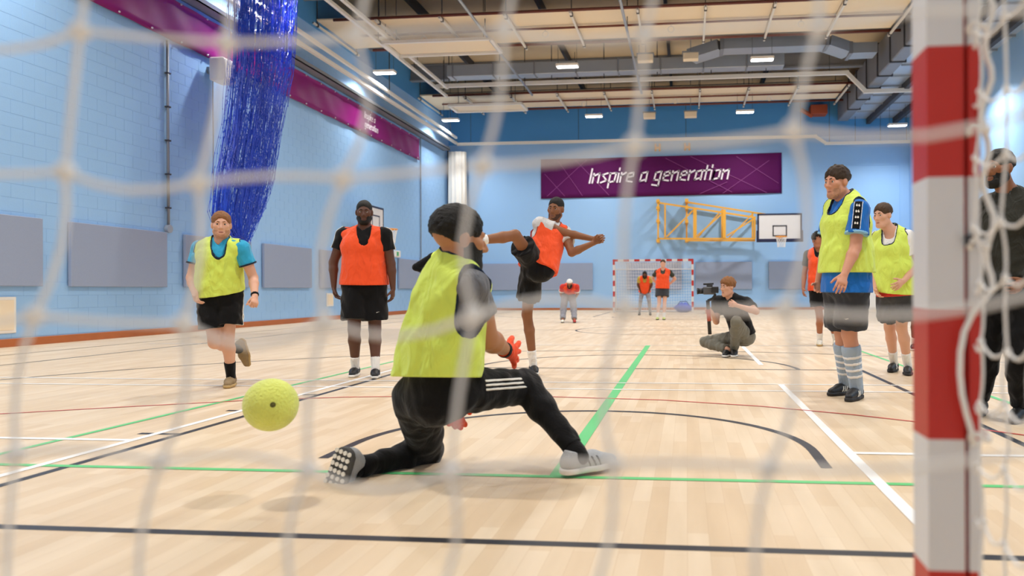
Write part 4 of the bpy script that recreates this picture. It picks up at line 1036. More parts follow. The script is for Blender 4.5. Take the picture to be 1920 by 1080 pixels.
        if trim is not None and s.h < .012:
            T = Grid([p for p, k in A], s.h); T.D = D0 - np.float32(.003); T.half(hp, hn); T0 = T.D
            inside = np.full(T0.shape, 1.0, np.float32)
            for c in cuts:
                sl, cc = T.cut(c, .05); inside[sl] = np.minimum(inside[sl], c.f(*cc))
            for c in cuts:      # one strip of binding round each opening
                band = np.full(T0.shape, 1.0, np.float32); sl, cc = T.cut(c, .05); band[sl] = np.abs(c.f(*cc) - .004) - .0065
                T.D = np.maximum(np.maximum(T0, band), -(inside + .001)); s.part('binding', T, trim, b)
        s.bibo = b; return s
    def shorts(s, m, ln=.62, g=.02, flare=.03, stripe=None, wr=.004, top=.1):
        j = s.j; S, F = s.s, s.fat; P = j['P']
        A = [(econe(P + s.up * top * S, P - s.up * .03 * S, .148 * S * F, .106 * S * F, .165 * S * F, .118 * S * F, s.rightp, g * .7), .03)]
        for sd in 'RL':
            h, k = j['h' + sd], j['k' + sd]; A += [(cone(h, h + (k - h) * ln, .092 * S * F, (.076 + flare) * S * F, 1, g * .8), .03)]
        G = Grid([p for p, k in A], s.h)
        for p, k in A: G.add(p, k)
        s.shA = A; s.shW = (wr, .10, 23 + s.seed); G.wrinkle(*s.shW); o = s.part('shorts', G, m); s.shortso = o
        return s
    def trousers(s, m, g=.014, wr=.005, top=.1, calf=.052, ank=.045, end=.97):
        j = s.j; S, F = s.s, s.fat; P = j['P']
        A = [(econe(P + s.up * top * S, P - s.up * .03 * S, .148 * S * F, .106 * S * F, .163 * S * F, .116 * S * F, s.rightp, g * .8), .03)]
        for sd in 'RL':
            h, k, a = j['h' + sd], j['k' + sd], j['a' + sd]; c = k + (a - k) * .35
            A += [(cone(h, k, .09 * S * F, .06 * S * F, 0, g), .04), (cone(k, c, .056 * S, (calf + .006) * S, 0, g), .025), (cone(c, k + (a - k) * end, (calf + .006) * S, ank * S, 1, g * .5), .02)]
        G = Grid([p for p, k in A], s.h)
        for p, k in A: G.add(p, k)
        G.wrinkle(wr, .09, 29 + s.seed); s.trA = A; s.trW = (wr, .09, 29 + s.seed); s.tro = s.part('trousers', G, m); return s
    def sock(s, sd, m, top=.35, g=.006, bands=None):
        k, a = s.j['k' + sd], s.j['a' + sd]; c = k + (a - k) * .3; t = a + (k - a) * top; S = s.s; F = .5 + .5 * s.fat
        rt = (.034 + (.055 - .034) * min(1, top / .7)) * (F if top > .4 else 1)
        low = a + nrm(a - k) * .03
        p = [cone(a, low, .034 * S, .031 * S, 0, g), cone(t, a, rt * S, .034 * S, 0, g)] if top <= .7 else [cone(a, low, .034 * S, .031 * S, 0, g), cone(c, a, .055 * S * F, .034 * S, 0, g), cone(t, c, .053 * S * F, .055 * S * F, 0, g)]
        G = Grid(p, min(s.h, .008)); [G.add(q, .01) for q in p]; G.half(t, t - a); o = s.part('sock', G, m)
        if bands:
            for (f, w_) in bands:
                T = Grid(p, min(s.h, .006)); [T.add(q, .01) for q in p]; T.D -= np.float32(.0025); c0 = a + (k - a) * f; u = nrm(k - a); T.half(c0, u, w_); T.half(c0, -u, w_); s.part('sock_band', T, WHT, o)
        return s
    def shoe(s, sd, m, sole, stripes=None, f=None, u=None, L=1.0, high=0.0, studs=None, laces=None):
        A = s.j['a' + sd]; S = s.s * L; u = nrm(u if u is not None else (0, 0, 1)); f = np.asarray(f, float) if f is not None else s.j['t' + sd] - A; f = nrm(f - u * (u @ f)); r = np.cross(f, u)
        O = A - u * .088 * s.s; l = lambda x, y, z: O + S * (f * x + r * y + u * z)
        P = [(cone(l(-.042, 0, .048), l(.08, 0, .044), .041 * S, .043 * S), .01), (cone(l(.08, 0, .044), l(.178, 0, .030), .043 * S, .031 * S), .02), (cone(l(-.03, 0, .06), l(-.022, 0, .096 + high), .040 * S, .038 * S, 1), .02)]
        h = min(s.h, .008) if s.detail else s.h; G = Grid([p for p, k in P], h); [G.add(p, k) for p, k in P]; G.half(l(0, 0, .006), -u); D0 = G.D.copy(); o = s.part('shoe', G, m)
        Q = [cone(l(-.042, 0, .014), l(.09, 0, .014), .044 * S, .048 * S), cone(l(.09, 0, .014), l(.185, 0, .014), .048 * S, .034 * S)]
        G2 = Grid(Q, h); [G2.add(q, .02) for q in Q]; G2.half(l(0, 0, .028), u); G2.half(l(0, 0, .001), -u); s.part('sole', G2, sole, o)
        if stripes and s.detail:
            for i in range(3):
                T = Grid([p for p, k in P], min(h, .005)); [T.add(p, k) for p, k in P]; T.D -= np.float32(.002); c = l(.035 + .026 * i, 0, .05); n = nrm(f + u * .45); T.half(c, n, .006); T.half(c, -n, .006); T.half(l(0, 0, .075), u); T.half(l(0, 0, .026), -u)
                s.part('shoe_stripe', T, stripes, o)
        if laces and s.detail:
            for i in range(4):
                x = .045 + .022 * i; z = .088 - .011 * i; mb = MB(); mb.tube([l(x, -.02, z - .012) - s.base, l(x + .004, 0, z + .0015) - s.base, l(x, .02, z - .012) - s.base], .0035 * S, 6); mb.build('lace', laces, o)
        if studs:
            k = 0
            for x in np.arange(-.065, .2, .024):
                wd = .03 if x < .03 else .036
                for y in np.linspace(-wd, wd, 4):
                    if x > .17 and abs(y) > .02: continue
                    mb = MB(); c = l(x, y, -.001); mb.tube([c - s.base, c - u * .006 - s.base], .0085 * S, 8); mb.build('tread_pad', studs, o)
        s.lastshoe = o; return s
    def patch(s, name, segs, m, keep, off=.002, parent=None, h=None, bound=None, wr=None):
        T = Grid(bound or [p for p, k in segs], h or min(s.h, .006)); [T.add(p, k) for p, k in segs]
        if wr: T.wrinkle(*wr)
        T.D -= np.float32(off)
        for (c, n, w_) in keep: T.half(c, n, w_)
        return s.part(name, T, m, parent)
# ================================================================== the individuals
S_pale = skin('fair', 'd9a68c'); S_fair2 = skin('ruddy', 'cf9478'); S_olive = skin('olive', 'b07a55'); S_brown = skin('brown', '8a5a3c'); S_dark = skin('dark', '5c3b2d'); S_dark2 = skin('deep_brown', '5e3a26'); S_tan = skin('tan', 'a3684a')
H_black = HAIR('black', '15130f'); H_brown = HAIR('brown', '4a3420'); H_ginger = HAIR('light_brown', '8a5c36'); H_dk = HAIR('dark_brown', '3a2a1c'); H_stub = HAIR('stubble', 'bd8a6d'); H_stubd = HAIR('stubble_dark', '4a2f20')
DOWN = dict(thumb=(0, -1, 0), palm=(0, 0, 0))
def hang(sd, fwd=(0, -1, 0), curl=.45, inward=None): return dict(thumb=fwd, palm=inward if inward is not None else ((1, 0, 0) if sd == 'R' else (-1, 0, 0)), curl=curl)

# ---- goalkeeper, kneeling
k = Person('kneeling goalkeeper in yellow bib, black track pants and orange gloves', 3.36, .0055, S_olive, 1.07, 1.02); k.hs = 1.1; k.slim = .012
k.torso((815, 728), (851, 500), (862, 449), (.74, .66, -.05), (.80, .6, -.1), dyN=-.06, dyH=-.06, fwdp=(.85, .5, 0))
k.hip('L', (783, 745), .06).hip('R', (838, 735), -.04)
k.armk = 1.18; k.arm('R', (885, 540), (913, 634), (949, 657), (968, 664), -.15, (1, 1, 1)); k.arm('L', (822, 530), (814, 640), (845, 744), (850, 782), .08, (1, 0, 0))
k.leg('L', (800, 848), (660, 879), (630, 920), free=(1, -1, -1)); k.leg('R', (985, 724), (1082, 848), (1148, 868), az=.1, sg=1)
k.build_body({'R': dict(thumb=(.1, .2, 1), palm=(-.7, .7, 0), curl=.12, spread=.5), 'L': dict(thumb=(1, 0, .2), palm=(0, 1, 0), curl=.4)})
k.hair(H_black, low=-.012, puff=.006, noise=.003, curl=.016, front=.07).beard(H_black, .007).brows(H_black)
k.top(GREY, 'shirt', sleeve=.48, g=.008, sl_r=.066, neck=.06)
k.bib(YEL, NAVY, hem=.05, g=.03, flare=.035, wr=.006, wl=.12, neckd=.05, arm=.085, hemtilt=-.3, nr=.085, nb=-.01)
k.trousers(BLK, g=.016, top=.16, wr=.004, calf=.047, ank=.04, end=.93)
def thigh_stripes(p, sd, t0, t1, offs, wd, m):
    h, kn = p.j['h' + sd], p.j['k' + sd]; ax = nrm(kn - h); view = nrm((h + kn) / 2 - CAMP); n = nrm(np.cross(ax, view)); n = n if n[2] > 0 else -n
    bd = [cone(h + (kn - h) * t0, h + (kn - h) * t1, .12, .1)]
    for o in offs:
        c = h + (kn - h) * t0 + n * o; c2 = h + (kn - h) * t1
        p.patch('stripe', p.trA, m, [(c, n, wd), (c, -n, wd), (c, -ax, 0), (c2, ax, 0), ((h + kn) / 2, view, .03)], .003, p.tro, .0035, bd, p.trW)
thigh_stripes(k, 'R', .30, 1.0, (.037, .017, -.003), .0055, STRIPE)
k.sock('R', BLK, .3).sock('L', BLK, .3)
k.shoe('R', SHOEG, SOLEW, stripes=SHOEB, laces=STRIPE); k.shoe('L', SHOEG, SOLEG, f=(-.28, -.1, -.95), u=(.25, .95, -.18), studs=STRIPE, L=1.14)
for sd, sp_, cu, th, pa in (('R', .55, .15, (.1, .2, 1), (-.7, .7, 0)), ('L', .1, .4, (1, 0, .2), (0, 1, 0))):
    A = k.hand(sd, th, pa, cu, sp_, g=.005); A.append((cone(k.j['w' + sd] - nrm(k.j['f' + sd] - k.j['w' + sd]) * .035, k.j['w' + sd] + nrm(k.j['f' + sd] - k.j['w' + sd]) * .03, .037, .034, 2), .012))
    G = Grid([p for p, q in A], .0045); [G.add(p, q) for p, q in A]; go = k.part('glove', G, ORGL)
    d = nrm(k.j['f' + sd] - k.j['w' + sd]); w0 = k.j['w' + sd]; G = Grid([cone(w0 - d * .04, w0, .04, .039, 2)], .0045); G.add(cone(w0 - d * .03, w0 - d * .002, .0405, .0395, 2), .001); k.part('wrist_strap', G, BLK, go)

# ---- runner on the left
p = Person('running man in yellow bib over teal polo shirt and black shorts', 6.42, .0072, S_pale, .97, 1.0)
p.torso((412, 546), (414, 455), (415, 422), (.45, -.9, 0), (.52, -.85, -.06), dyN=-.06, dyH=-.09)
p.arm('R', (375, 465), (358, 521), (366, 553), (370, 568), -.02, (1, -1, -1)); p.arm('L', (453, 466), (475, 521), (478, 556), (478, 572), -.06, (1, -1, -1))
p.leg('L', (427, 632), (433, 706), (414, 729), sg=-1); p.leg('R', (403, 646), (447, 655), (447, 690), free=(-1, 1, 1))
p.build_body({'R': hang('R', curl=.5), 'L': dict(thumb=(-.3, -1, 0), palm=(-1, 0, 0), curl=1.1)})
p.hair(H_ginger, low=.0, puff=.003, front=.07).brows(H_ginger); p.beard(H_stub, .0015)
p.top(TEEL, 'polo_shirt', sleeve=.55, g=.01, neck=.062); p.bib(YEL, NAVY, hem=-.02, g=.026, flare=.02, neckd=.09, hemtilt=.2)
def collar(p, m, r=.068):
    N = p.j['N']; G = Grid([cone(N - p.up * .01, N + p.up * .035, r, r)], min(p.h, .006)); c = cone(N - p.up * .015, N + p.up * .035 - p.fwd * .012, r * p.s, (r - .006) * p.s, 2); G.add(c, .001); G.sub(cone(N - p.up * .1, N + p.up * .1, (r - .009) * p.s, (r - .013) * p.s), .002); G.sub(cone(N + p.fwd * .09 + p.up * .06, N + p.fwd * .06 - p.up * .03, .03, .012), .004); p.part('collar', G, m)
def cuffs(p, m, fr, r, g, w_=.012, par=None):
    for sd in 'RL':
        sh, e = p.j['s' + sd], p.j['e' + sd]; c = sh + (e - sh) * fr; u = nrm(e - sh); F = .5 + .5 * p.fat; G = Grid([cone(c - u * w_, c + u * .004, r * p.s * F + g, r * p.s * F + g, 2)], min(p.h, .006)); G.add(cone(c - u * w_, c + u * .004, r * p.s * F + g, r * p.s * F + g, 2), .001); p.part('cuff', G, m)
collar(p, NAVY); cuffs(p, NAVY, .55, .066, .012)
p.shorts(BLK, ln=.72, flare=.028)
def side_stripes(p, sd, n=3, m=STRIPE, ln=.7, sg=1):
    h, kn = p.j['h' + sd], p.j['k' + sd]; ax = nrm(kn - h); o = p.rightp * (1 if sd == 'R' else -1); q = nrm(np.cross(ax, o)); bd = [cone(h, h + (kn - h) * ln, .12, .13)]
    for i in range(n):
        c = h + q * (.016 * (i - (n - 1) / 2)); p.patch('stripe', p.shA, m, [(c, q, .0055), (c, -q, .0055), (h, -o, -.04), (h, -ax, 0)], .003, p.shortso, .0045, bd, p.shW)
side_stripes(p, 'L', ln=.72)
p.sock('L', BLK, .38).sock('R', BLK, .38); p.shoe('L', SHOET, GUM, laces=STRIPE); a_ = p.j['aR']; p.shoe('R', SHOET, GUM, f=(.05, .35, -1), u=(-.1, -1, -.35))
wj = p.j['wL']; d = nrm(wj - p.j['eL']); G = Grid([cone(wj - d * .03, wj, .034, .034, 2)], .005); G.add(cone(wj - d * .034, wj - d * .012, .034, .033, 2), .001); wo = p.part('watch', G, BLK)

# ---- standing man in orange bib
p = Person('broad man standing in orange bib over black shirt and shorts', 7.45, .0075, S_dark, 1.0, 1.2); p.lip = '5a3530'
p.torso((683, 531), (683, 434), (683, 398), (.36, -.93, 0), (.34, -.94, -.12), dyN=-.02, dyH=-.05)
p.arm('R', (645, 440), (625, 492), (626, 537), (629, 557), 0, (1, -1, -1)); p.arm('L', (721, 440), (733, 494), (737, 541), (737, 560), 0, (1, -1, -1))
p.leg('R', (664, 617), (666, 688), (650, 708)); p.leg('L', (703, 617), (704, 690), (701, 712))
p.build_body({'R': hang('R'), 'L': hang('L')}); p.hair(H_black, low=.0, puff=-.002, noise=.001, front=.066).brows(H_black).beard(H_black, .005)
p.top(BLK, 'shirt', sleeve=.55, g=.012, sl_r=.06); p.bib(ORA, None, hem=-.015, g=.024, flare=.012, neckd=.12, wr=.003)
for sd in 'RL':
    sh, e = p.j['s' + sd], p.j['e' + sd]; ax = nrm(e - sh); o = nrm(p.right * (1 if sd == 'R' else -1) + V3(0, 0, .3)); q = nrm(np.cross(ax, o)); F = .5 + .5 * p.fat
    for i in range(3):
        c = sh + q * (.014 * (i - 1)); p.patch('sleeve_stripe', p.tpA, STRIPE, [(c, q, .0045), (c, -q, .0045), (sh, -o, -.03)], .003, None, .0045, [cone(sh, sh + (e - sh) * .53, .09, .09)], p.tpW)
p.shorts(BLK, ln=.80, flare=.022, g=.02)
def tick(p, px, Yd, w_, m=STRIPE):
    c = atY(*px, Yd); mb = MB(); P_ = [(-.5, .12), (-.42, -.02), (-.28, -.1), (-.1, -.05), (.5, .2), (-.08, .06), (-.3, .0), (-.42, .02)]
    r = ray(*px); vs = [c + V3(1, 0, 0) * x * w_ + V3(0, 0, 1) * y * w_ - p.base for x, y in P_]; n = len(vs); vs += [v + V3(0, .004, 0) for v in vs]
    mb.add(vs, [tuple(range(n)), tuple(range(2 * n - 1, n - 1, -1))] + [(i, (i + 1) % n, (i + 1) % n + n, i + n) for i in range(n)]); mb.build('swoosh', m, p.ob)
def on_surface(p, px, Y0, Y1):
    """depth at which the sight line meets the shorts"""
    from mathutils.bvhtree import BVHTree
    me = p.shortso.data; t = BVHTree.FromPolygons([v.co + Vector(p.base) for v in me.vertices], [f.vertices[:] for f in me.polygons]); h = t.ray_cast(Vector(CAMP), Vector(nrm(ray(*px)))); return h[0].y - .005 if h[0] else Y0
tick(p, (707, 586), on_surface(p, (707, 586), 7.3, 0), .05)
for sd in 'RL': p.sock(sd, WHT, .28); p.shoe(sd, SHOEB, SOLEW, laces=STRIPE)

# ---- kicker
p = Person('man kicking with one leg raised high, orange bib over pale shirt', 7.45, .0072, S_brown, 1.0, .92); p.lip = '7a4a3c'
p.torso((1010, 500), (1036, 424), (1042, 392), (.2, -1, .1), (-.22, -.97, -.12), dyN=.22, dyH=.2, fwdp=(0, -1, .5), up=(.1, 0, 1))
p.hip('R', (1000, 492), -.02).hip('L', (996, 508), .04)
p.arm('R', (1012, 420), (1062, 437), (1116, 449), (1130, 448), .1, (-1, -1, -1)); p.arm('L', (1058, 436), (1072, 474), (1112, 456), (1130, 446), .22, (-1, -1, -1))
p.leg('L', (988, 590), (1000, 684), (1016, 709), sg=-1); p.leg('R', (966, 441), (890, 452), (866, 442), free=(-1, -1, -1))
p.build_body({'R': dict(thumb=(0, 0, 1), palm=(0, 1, 0), curl=.9), 'L': dict(thumb=(0, 0, 1), palm=(0, -1, 0), curl=.9)})
p.hair(H_black, low=.0, puff=-.002, noise=.001).brows(H_black).beard(H_stubd, .0012)
p.top(PALE, 'tee_shirt', sleeve=.5, g=.01, sl_r=.072); p.bib(ORA, MAROON, hem=-.03, g=.024, flare=.025, neckd=.06)
p.shorts(BLK, ln=.62, flare=.035, g=.03)
for sd in 'RL': p.sock(sd, WHT, .3)
p.shoe('L', SHOEB, SOLEW, laces=STRIPE); p.shoe('R', SHOEB, SOLEW, f=p.j['tR'] - p.j['aR'] + V3(0, 0, .1), u=(.25, -.2, 1))

# ---- older man on the right
p = Person('older man in yellow bib over blue jersey with taped sleeve and striped socks', 6.06, .006, S_fair2, 1.02, 1.05)
p.torso((1587, 524), (1588, 376), (1569, 342), (-.86, -.5, 0), (-.80, -.6, -.12), dyN=0, dyH=-.02)
p.arm('L', (1611, 394), (1604, 464), (1583, 515), (1577, 535), -.17, (-1, -1, -1)); p.arm('R', (1563, 392), (1549, 466), (1534, 530), (1534, 547), .17, (1, 1, -1))
p.leg('L', (1592, 626), (1606, 726), (1572, 753)); p.leg('R', (1578, 622), (1585, 718), (1540, 738))
p.build_body({'L': dict(thumb=(-1, -.2, 0), palm=(.1, 1, 0), curl=.35), 'R': dict(thumb=(-1, -.3, 0), palm=(0, -1, 0), curl=.4)})
p.hair(H_dk, low=-.005, puff=.006, noise=.004, curl=.03, front=.06).brows(H_dk).beard(H_stub, .0012)
p.top(ROYAL, 'jersey', sleeve=.66, g=.014, sl_r=.074, hem=-.10, flare=.03); p.bib(YEL, NAVY, hem=.05, g=.034, flare=.03, wr=.004, neckd=.07, arm=.08)
collar(p, LTBLUE, .07); cuffs(p, LTBLUE, .66, .074, .0125, .016)
sh, e = p.j['sL'], p.j['eL']; ax = nrm(e - sh); o = nrm(V3(-.35, -1, .1)); o = nrm(o - ax * (o @ ax)); q = np.cross(ax, o); F = .5 + .5 * p.fat; S = p.s
slv = [(cone(sh, sh + (e - sh) * .66, .062 * S * F, .074 * S * F, 1, .0098), .025)]
bd = [cone(sh - ax * .04, sh + ax * .18, .1, .1)]
p.patch('sleeve_tape', p.tpA, BLK, [(sh, q, .027), (sh, -q, .027), (sh, -o, -.02), (sh + ax * .172, ax, 0), (sh - ax * .05, -ax, 0)], .003, None, .005, bd, p.tpW)
for sg in (-1, 1): p.patch('tape_edge', p.tpA, STRIPE, [(sh + q * sg * .03, q, .003), (sh + q * sg * .03, -q, .003), (sh, -o, -.02), (sh + ax * .172, ax, 0), (sh - ax * .05, -ax, 0)], .003, None, .004, bd, p.tpW)
for i in range(4):      # paired-figure emblem on the tape
    for k2, (sg, w2, y0, y1) in enumerate(((1, .0075, -.010, .008), (-1, .0075, -.010, .008), (1, .0042, -.016, -.009), (-1, .0042, -.016, -.009))):
        c = sh + ax * (-.01 + .046 * i) + q * sg * .0082
        p.patch('emblem', p.tpA, STRIPE, [(c, q, w2), (c, -q, w2), (c, ax, y1), (c, -ax, -y0), (sh, -o, -.02)], .0045, None, .0035, [cone(c - o * .02 + o * .06, c + o * .1, .025, .025)], p.tpW)
p.shorts(CHAR, ln=.86, flare=.03, g=.022); tick(p, (1590, 598), on_surface(p, (1590, 598), 5.9, 0), .055)
for sd in 'RL': p.sock(sd, SOCKG, .78, .016, [(f, .012) for f in (.22, .34, .46, .58)]); p.shoe(sd, SHOEB, SOLEB, stripes=STRIPE, laces=SHOEB)

# ---- young man beside the post
p = Person('young man in yellow bib over white and maroon shirt, hand on hip', 7.75, .0075, S_pale, .98, 1.0)
p.torso((1680, 540), (1672, 436), (1655, 404), (-.55, -.83, 0), (-.75, -.65, -.14), dyN=-.02, dyH=-.05)
p.arm('R', (1645, 447), (1639, 500), (1641, 540), (1646, 555), .08, (1, -1, -1)); p.arm('L', (1702, 446), (1720, 498), (1694, 527), (1682, 536), -.1, (1, -1, -1))
p.leg('R', (1668, 614), (1676, 680), (1648, 703)); p.leg('L', (1690, 614), (1702, 685), (1704, 713))
p.build_body({'R': dict(thumb=(-.6, -.8, 0), palm=(1, 0, 0), curl=.4), 'L': dict(thumb=(0, 0, 1), palm=(.3, 1, 0), curl=.25)})
p.hair(H_brown, low=.005, puff=.004, noise=.003, front=.064).brows(H_dk)
p.top(WHT, 'shirt', sleeve=.62, g=.013, sl_r=.074, vneck=True); p.bib(YEL, NAVY, hem=-.045, g=.03, flare=.03, neckd=.09, hemtilt=-.15); collar(p, MAROON, .07)
G = Grid([cone(p.j['P'] + p.up * .02, p.j['P'] - p.up * .06, .2, .2)], .0075); G.add(econe(p.j['P'] + p.up * .02, p.j['P'] - p.up * .1, .165, .12, .17, .125, p.rightp, .028), .01); G.half(p.j['P'] - p.up * .075, -p.up); p.part('shirt_hem', G, RED)
p.shorts(CHAR, ln=.74, flare=.03)
for sd in 'RL': p.sock(sd, WHT, .34); p.shoe(sd, SHOEB, SOLEB, stripes=STRIPE)

# ---- man in black behind the post
p = Person('bearded man in dark jumper and black trousers at the right edge behind the net', 5.22, .0075, S_brown, 1.0, 1.05); p.lip = '6a4034'
p.torso((1893, 535), (1895, 368), (1873, 316), (-.6, -.8, 0), (-.85, -.5, -.05), dyN=0, dyH=-.03)
p.arm('R', (1857, 388), (1852, 470), (1880, 530), (1893, 548), .1, (1, -1, -1)); p.arm('L', (1938, 388), (1960, 470), (1920, 528), (1905, 540), -.1, (1, -1, -1))
p.leg('R', (1858, 650), (1838, 752), (1822, 778)); p.leg('L', (1905, 655), (1912, 762), (1893, 792))
p.build_body({'R': dict(thumb=(0, 0, 1), palm=(0, 1, 0), curl=.6), 'L': dict(thumb=(0, 0, 1), palm=(0, 1, 0), curl=.6)}); p.hair(H_black, low=-.0, puff=.004, noise=.003).brows(H_black).beard(H_black, .006)
p.top(OLIVE, 'jumper', long=True, g=.018, hem=-.08, neck=.058); p.trousers(BLK, g=.014, calf=.055, ank=.05)
for sd in 'RL': p.sock(sd, BLK, .2); p.shoe(sd, SHOEB, SOLEB)

# ---- curly-haired player
p = Person('curly-haired player in orange bib standing behind the older man', 11.78, .010, S_tan, 1.0, .9)
p.torso((1540, 540), (1535, 470), (1534, 451), (-.1, -1, 0), (-.1, -1, 0)); p.arm('R', (1515, 478), (1508, 512), (1506, 541), (1506, 552), 0, (1, -1, -1)); p.arm('L', (1558, 478), (1565, 512), (1566, 541), (1566, 552), 0, (1, -1, -1))
p.leg('R', (1537, 594), (1537, 637), (1536, 649)); p.leg('L', (1556, 594), (1567, 637), (1570, 649)); p.detail = False
p.build_body({'R': hang('R'), 'L': hang('L')}); p.hair(H_black, low=.02, puff=.014, noise=.012, curl=.03, front=.075); p.top(BLK, 'shirt', sleeve=.6); p.bib(ORA, NAVY, hem=-.03, neckd=.06); p.shorts(BLK, ln=.62)
for sd in 'RL': p.sock(sd, WHT, .32); p.shoe(sd, SHOEW, GUM)

# ---- player hidden behind the goalkeeper
p = Person('player in yellow bib and black sleeves mostly hidden behind the goalkeeper', 12.0, .011, S_fair2, 1.0, .95); p.detail = False
p.torso((838, 545), (832, 474), (836, 452), (.2, -1, 0), (.3, -1, 0)); p.arm('R', (812, 482), (779, 501), (822, 522), (830, 528), 0, (1, -1, -1)); p.arm('L', (855, 482), (872, 515), (874, 545), (874, 556), 0, (1, -1, -1))
p.leg('R', (836, 595), (834, 637), (832, 648)); p.leg('L', (850, 595), (854, 637), (856, 648))
p.build_body({'R': hang('R'), 'L': hang('L')}); p.hair(H_black); p.top(BLK, 'shirt', long=True); p.bib(YEL, NAVY, hem=-.03); p.shorts(BLK)
for sd in 'RL': p.sock(sd, BLK, .3); p.shoe(sd, SHOEB, SOLEB)

# ---- far players
def far(label, Y, sk, pel, neck, head, arms, legs, dyN=0, dyH=0, h=.014, fat=1.0, up=None, look=(0, -1, 0), s=1.0):
    p = Person(label, Y, h, sk, s, fat); p.detail = False; p.torso(pel, neck, head, (0, -1, 0) if dyN == 0 else (0, -.5, -1), look, dyN, dyH, fwdp=(0, -1, 0), up=up)
    for sd in 'RL': p.arm(sd, *arms[sd][:4], arms[sd][4], arms[sd][5]); p.leg(sd, *legs[sd])
    p.build_body({'R': hang('R', curl=.3), 'L': hang('L', curl=.3)}); return p
p = far('bent-over player in white skullcap and red shirt, hands on knees', 21.15, S_tan, (1066, 547), (1068, 536), (1068, 532), {'R': ((1055, 538), (1052, 551), (1056, 563), (1057, 569), -.42, (1, 1, 1)), 'L': ((1081, 538), (1083, 551), (1076, 563), (1075, 569), -.42, (1, 1, 1))},
        {'R': ((1057, 572), (1055, 599), (1054, 604)), 'L': ((1075, 572), (1077, 599), (1078, 604))}, dyN=-.45, dyH=-.58, look=(0, -1, -.35), h=.016)
p.cap(WHT).beard(H_black, .008, top=-.03); p.top(RED, 'shirt', sleeve=.6, g=.02); p.bib(ORA, None, hem=-.02, g=.03); p.trousers(GREYP, g=.03, calf=.06, ank=.06)
cuffs(p, STRIPE, .6, .07, .014, .03)
for sd, m in (('R', SHOEW), ('L', cloth('shoe_red', 'b03a34'))): p.shoe(sd, m, SOLEB)
p = far('bearded player in orange bib bending with hands on knees inside far goal', 26.6, S_dark2, (1209, 546), (1209, 520), (1209, 515), {'R': ((1199, 522), (1196, 534), (1201, 546), (1202, 550), -.4, (1, 1, 1)), 'L': ((1219, 522), (1222, 534), (1217, 546), (1216, 550), -.4, (1, 1, 1))},
        {'R': ((1201, 563), (1199, 586), (1196, 590)), 'L': ((1217, 563), (1219, 586), (1221, 590))}, dyN=-.32, dyH=-.42, look=(0, -1, -.2), h=.018)
p.hair(H_black).beard(H_black, .008, top=-.03); p.top(cloth('shirt_mustard', 'b9a24a'), 'shirt', sleeve=.6); p.bib(ORA, None, hem=-.02, g=.03); p.trousers(GREYP, g=.008, calf=.05, ank=.04)
for sd in 'RL': p.shoe(sd, SHOEB, SOLEB)
p = far('tall pale player in orange bib with hands on hips near far goal', 22.6, S_pale, (1242, 541), (1243, 506), (1243, 494), {'R': ((1231, 510), (1223, 522), (1233, 534), (1236, 537), 0, (1, -1, -1)), 'L': ((1256, 510), (1266, 523), (1254, 534), (1251, 537), 0, (1, -1, -1))},
        {'R': ((1236, 569), (1233, 594), (1230, 599)), 'L': ((1246, 569), (1245, 594), (1244, 599))}, h=.015)
p.hair(H_brown); p.top(DGREY, 'tee_shirt', sleeve=.6); p.bib(ORA, NAVY, hem=.0, g=.026); p.shorts(CHAR, ln=.55)
for sd in 'RL': p.sock(sd, WHT, .3); p.shoe(sd, cloth('shoe_lime', 'c3cf7a'), SOLEB)

p = far('player in white shorts almost wholly hidden behind the near goal post', 11.0, S_dark2, (1736, 535), (1738, 462), (1738, 438), {'R': ((1716, 468), (1722, 505), (1728, 530), (1732, 540), 0, (1, -1, -1)), 'L': ((1760, 468), (1768, 505), (1768, 538), (1768, 550), 0, (1, -1, -1))},
        {'R': ((1716, 600), (1714, 644), (1710, 656)), 'L': ((1748, 600), (1752, 644), (1752, 656))}, h=.014)
p.hair(H_black); p.top(BLK, 'shirt', sleeve=.6); p.bib(ORA, NAVY, hem=-.02); p.shorts(WHT, ln=.85)
for sd in 'RL': p.sock(sd, WHT, .3); p.shoe(sd, SHOEB, SOLEW)

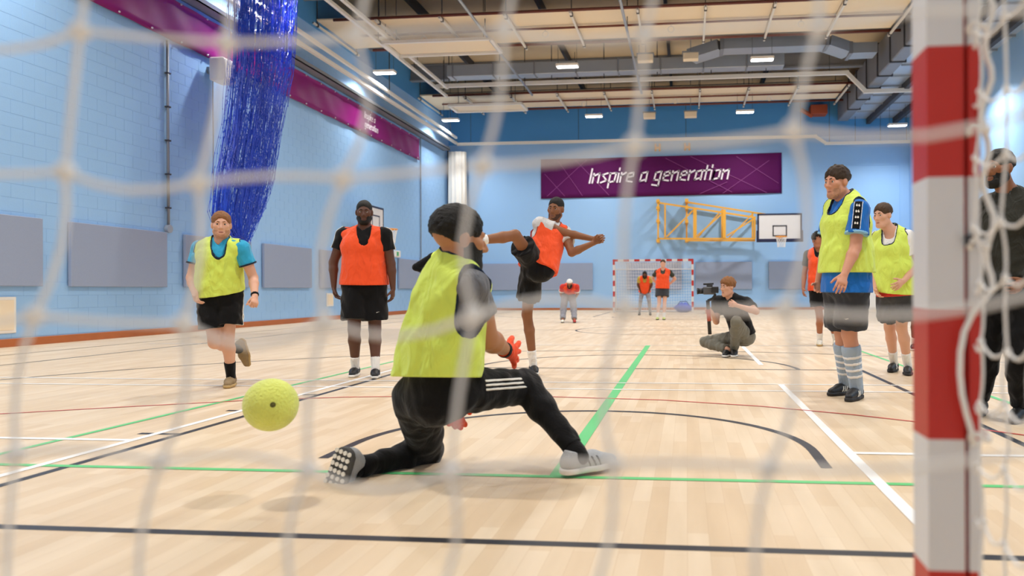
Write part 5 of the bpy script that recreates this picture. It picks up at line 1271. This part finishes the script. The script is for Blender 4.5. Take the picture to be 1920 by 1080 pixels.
# ---- crouching cameraman
p = Person('crouching cameraman in black t-shirt and grey trousers filming to the left', 10.05, .0095, S_pale, 1.0, .95)
p.torso((1394, 628), (1372, 560), (1364, 538), (-.7, -.7, -.15), (-.75, -.65, -.1), dyN=-.06, dyH=-.1); p.detail = True
p.hip('R', (1386, 632), .08).hip('L', (1396, 630), -.06)
p.arm('R', (1345, 566), (1343, 603), (1336, 588), (1327, 583), .08, (-1, -1, -1)); p.arm('L', (1400, 568), (1418, 584), (1382, 573), (1369, 570), -.12, (-1, -1, -1))
p.leg('L', (1381, 603), (1377, 655), (1372, 669), sg=-40); p.leg('R', (1322, 641), (1363, 655), (1354, 668), sg=-1)
p.build_body({'R': dict(thumb=(0, -.3, 1), palm=(-1, 0, 0), curl=.9), 'L': dict(thumb=(0, -.2, 1), palm=(0, 1, 0), curl=.8)})
p.hair(H_ginger, low=-.02, puff=.01, noise=.006, curl=.035, front=.055).brows(H_brown); p.top(BLK, 'tee_shirt', sleeve=.62, g=.018, hem=.0, flare=0); p.trousers(KHAKI, g=.014, calf=.055, ank=.05, end=.99)
for sd in 'RL': p.shoe(sd, SHOEB, SOLEW, high=.03)
rig = thing('camera_gimbal', 'black video camera on a handheld gimbal held by the crouching man', 'camera rig', tuple(atY(1329, 610, float(p.j['fR'][1]))))
RIGY = float(p.j['fR'][1])
def W(x, y, d=RIGY): return Vector(atY(x, y, d))
M_rig = mat('rig_black', '1c1c1e', .4, var=.1); M_rigg = mat('rig_grey', '55565a', .4, metal=.3)
put(MB().tube([W(1327, 563), W(1331, 627)], .024, 10).build('handle', M_rig, smooth=True), rig)
put(MB().tube([W(1328, 580), W(1330, 602)], .028, 10).build('grip_band', mat('grip_red', 'b8452c', .6), smooth=True), rig)
put(MB().tube([W(1327, 564), W(1336, 560), W(1341, 553), W(1338, 548)], .018, 8).build('gimbal_arm', M_rig, smooth=True), rig)
c = W(1329, 545); cb = put(MB().bevbox(c.x - .075, c.x + .075, c.y - .045, c.y + .045, c.z - .048, c.z + .05, .012).build('camera_body', M_rigg), rig)
put(MB().bevbox(c.x - .03, c.x + .05, c.y - .03, c.y + .03, c.z + .05, c.z + .075, .008).build('viewfinder', M_rig), rig)
put(MB().tube([c + Vector((-.075, 0, -.005)), c + Vector((-.13, -.01, -.005))], .036, 14).tube([c + Vector((-.13, -.01, -.005)), c + Vector((-.15, -.01, -.005))], .041, 14).build('lens', M_rig, smooth=True), rig)
put(MB().bevbox(c.x + .03, c.x + .12, c.y - .09, c.y - .055, c.z - .03, c.z + .05, .006).build('monitor', M_rig), rig)
put(MB().tube([c + Vector((-.07, 0, .082)), c + Vector((.06, 0, .088))], .012, 8).build('microphone', M_rig, smooth=True), rig)
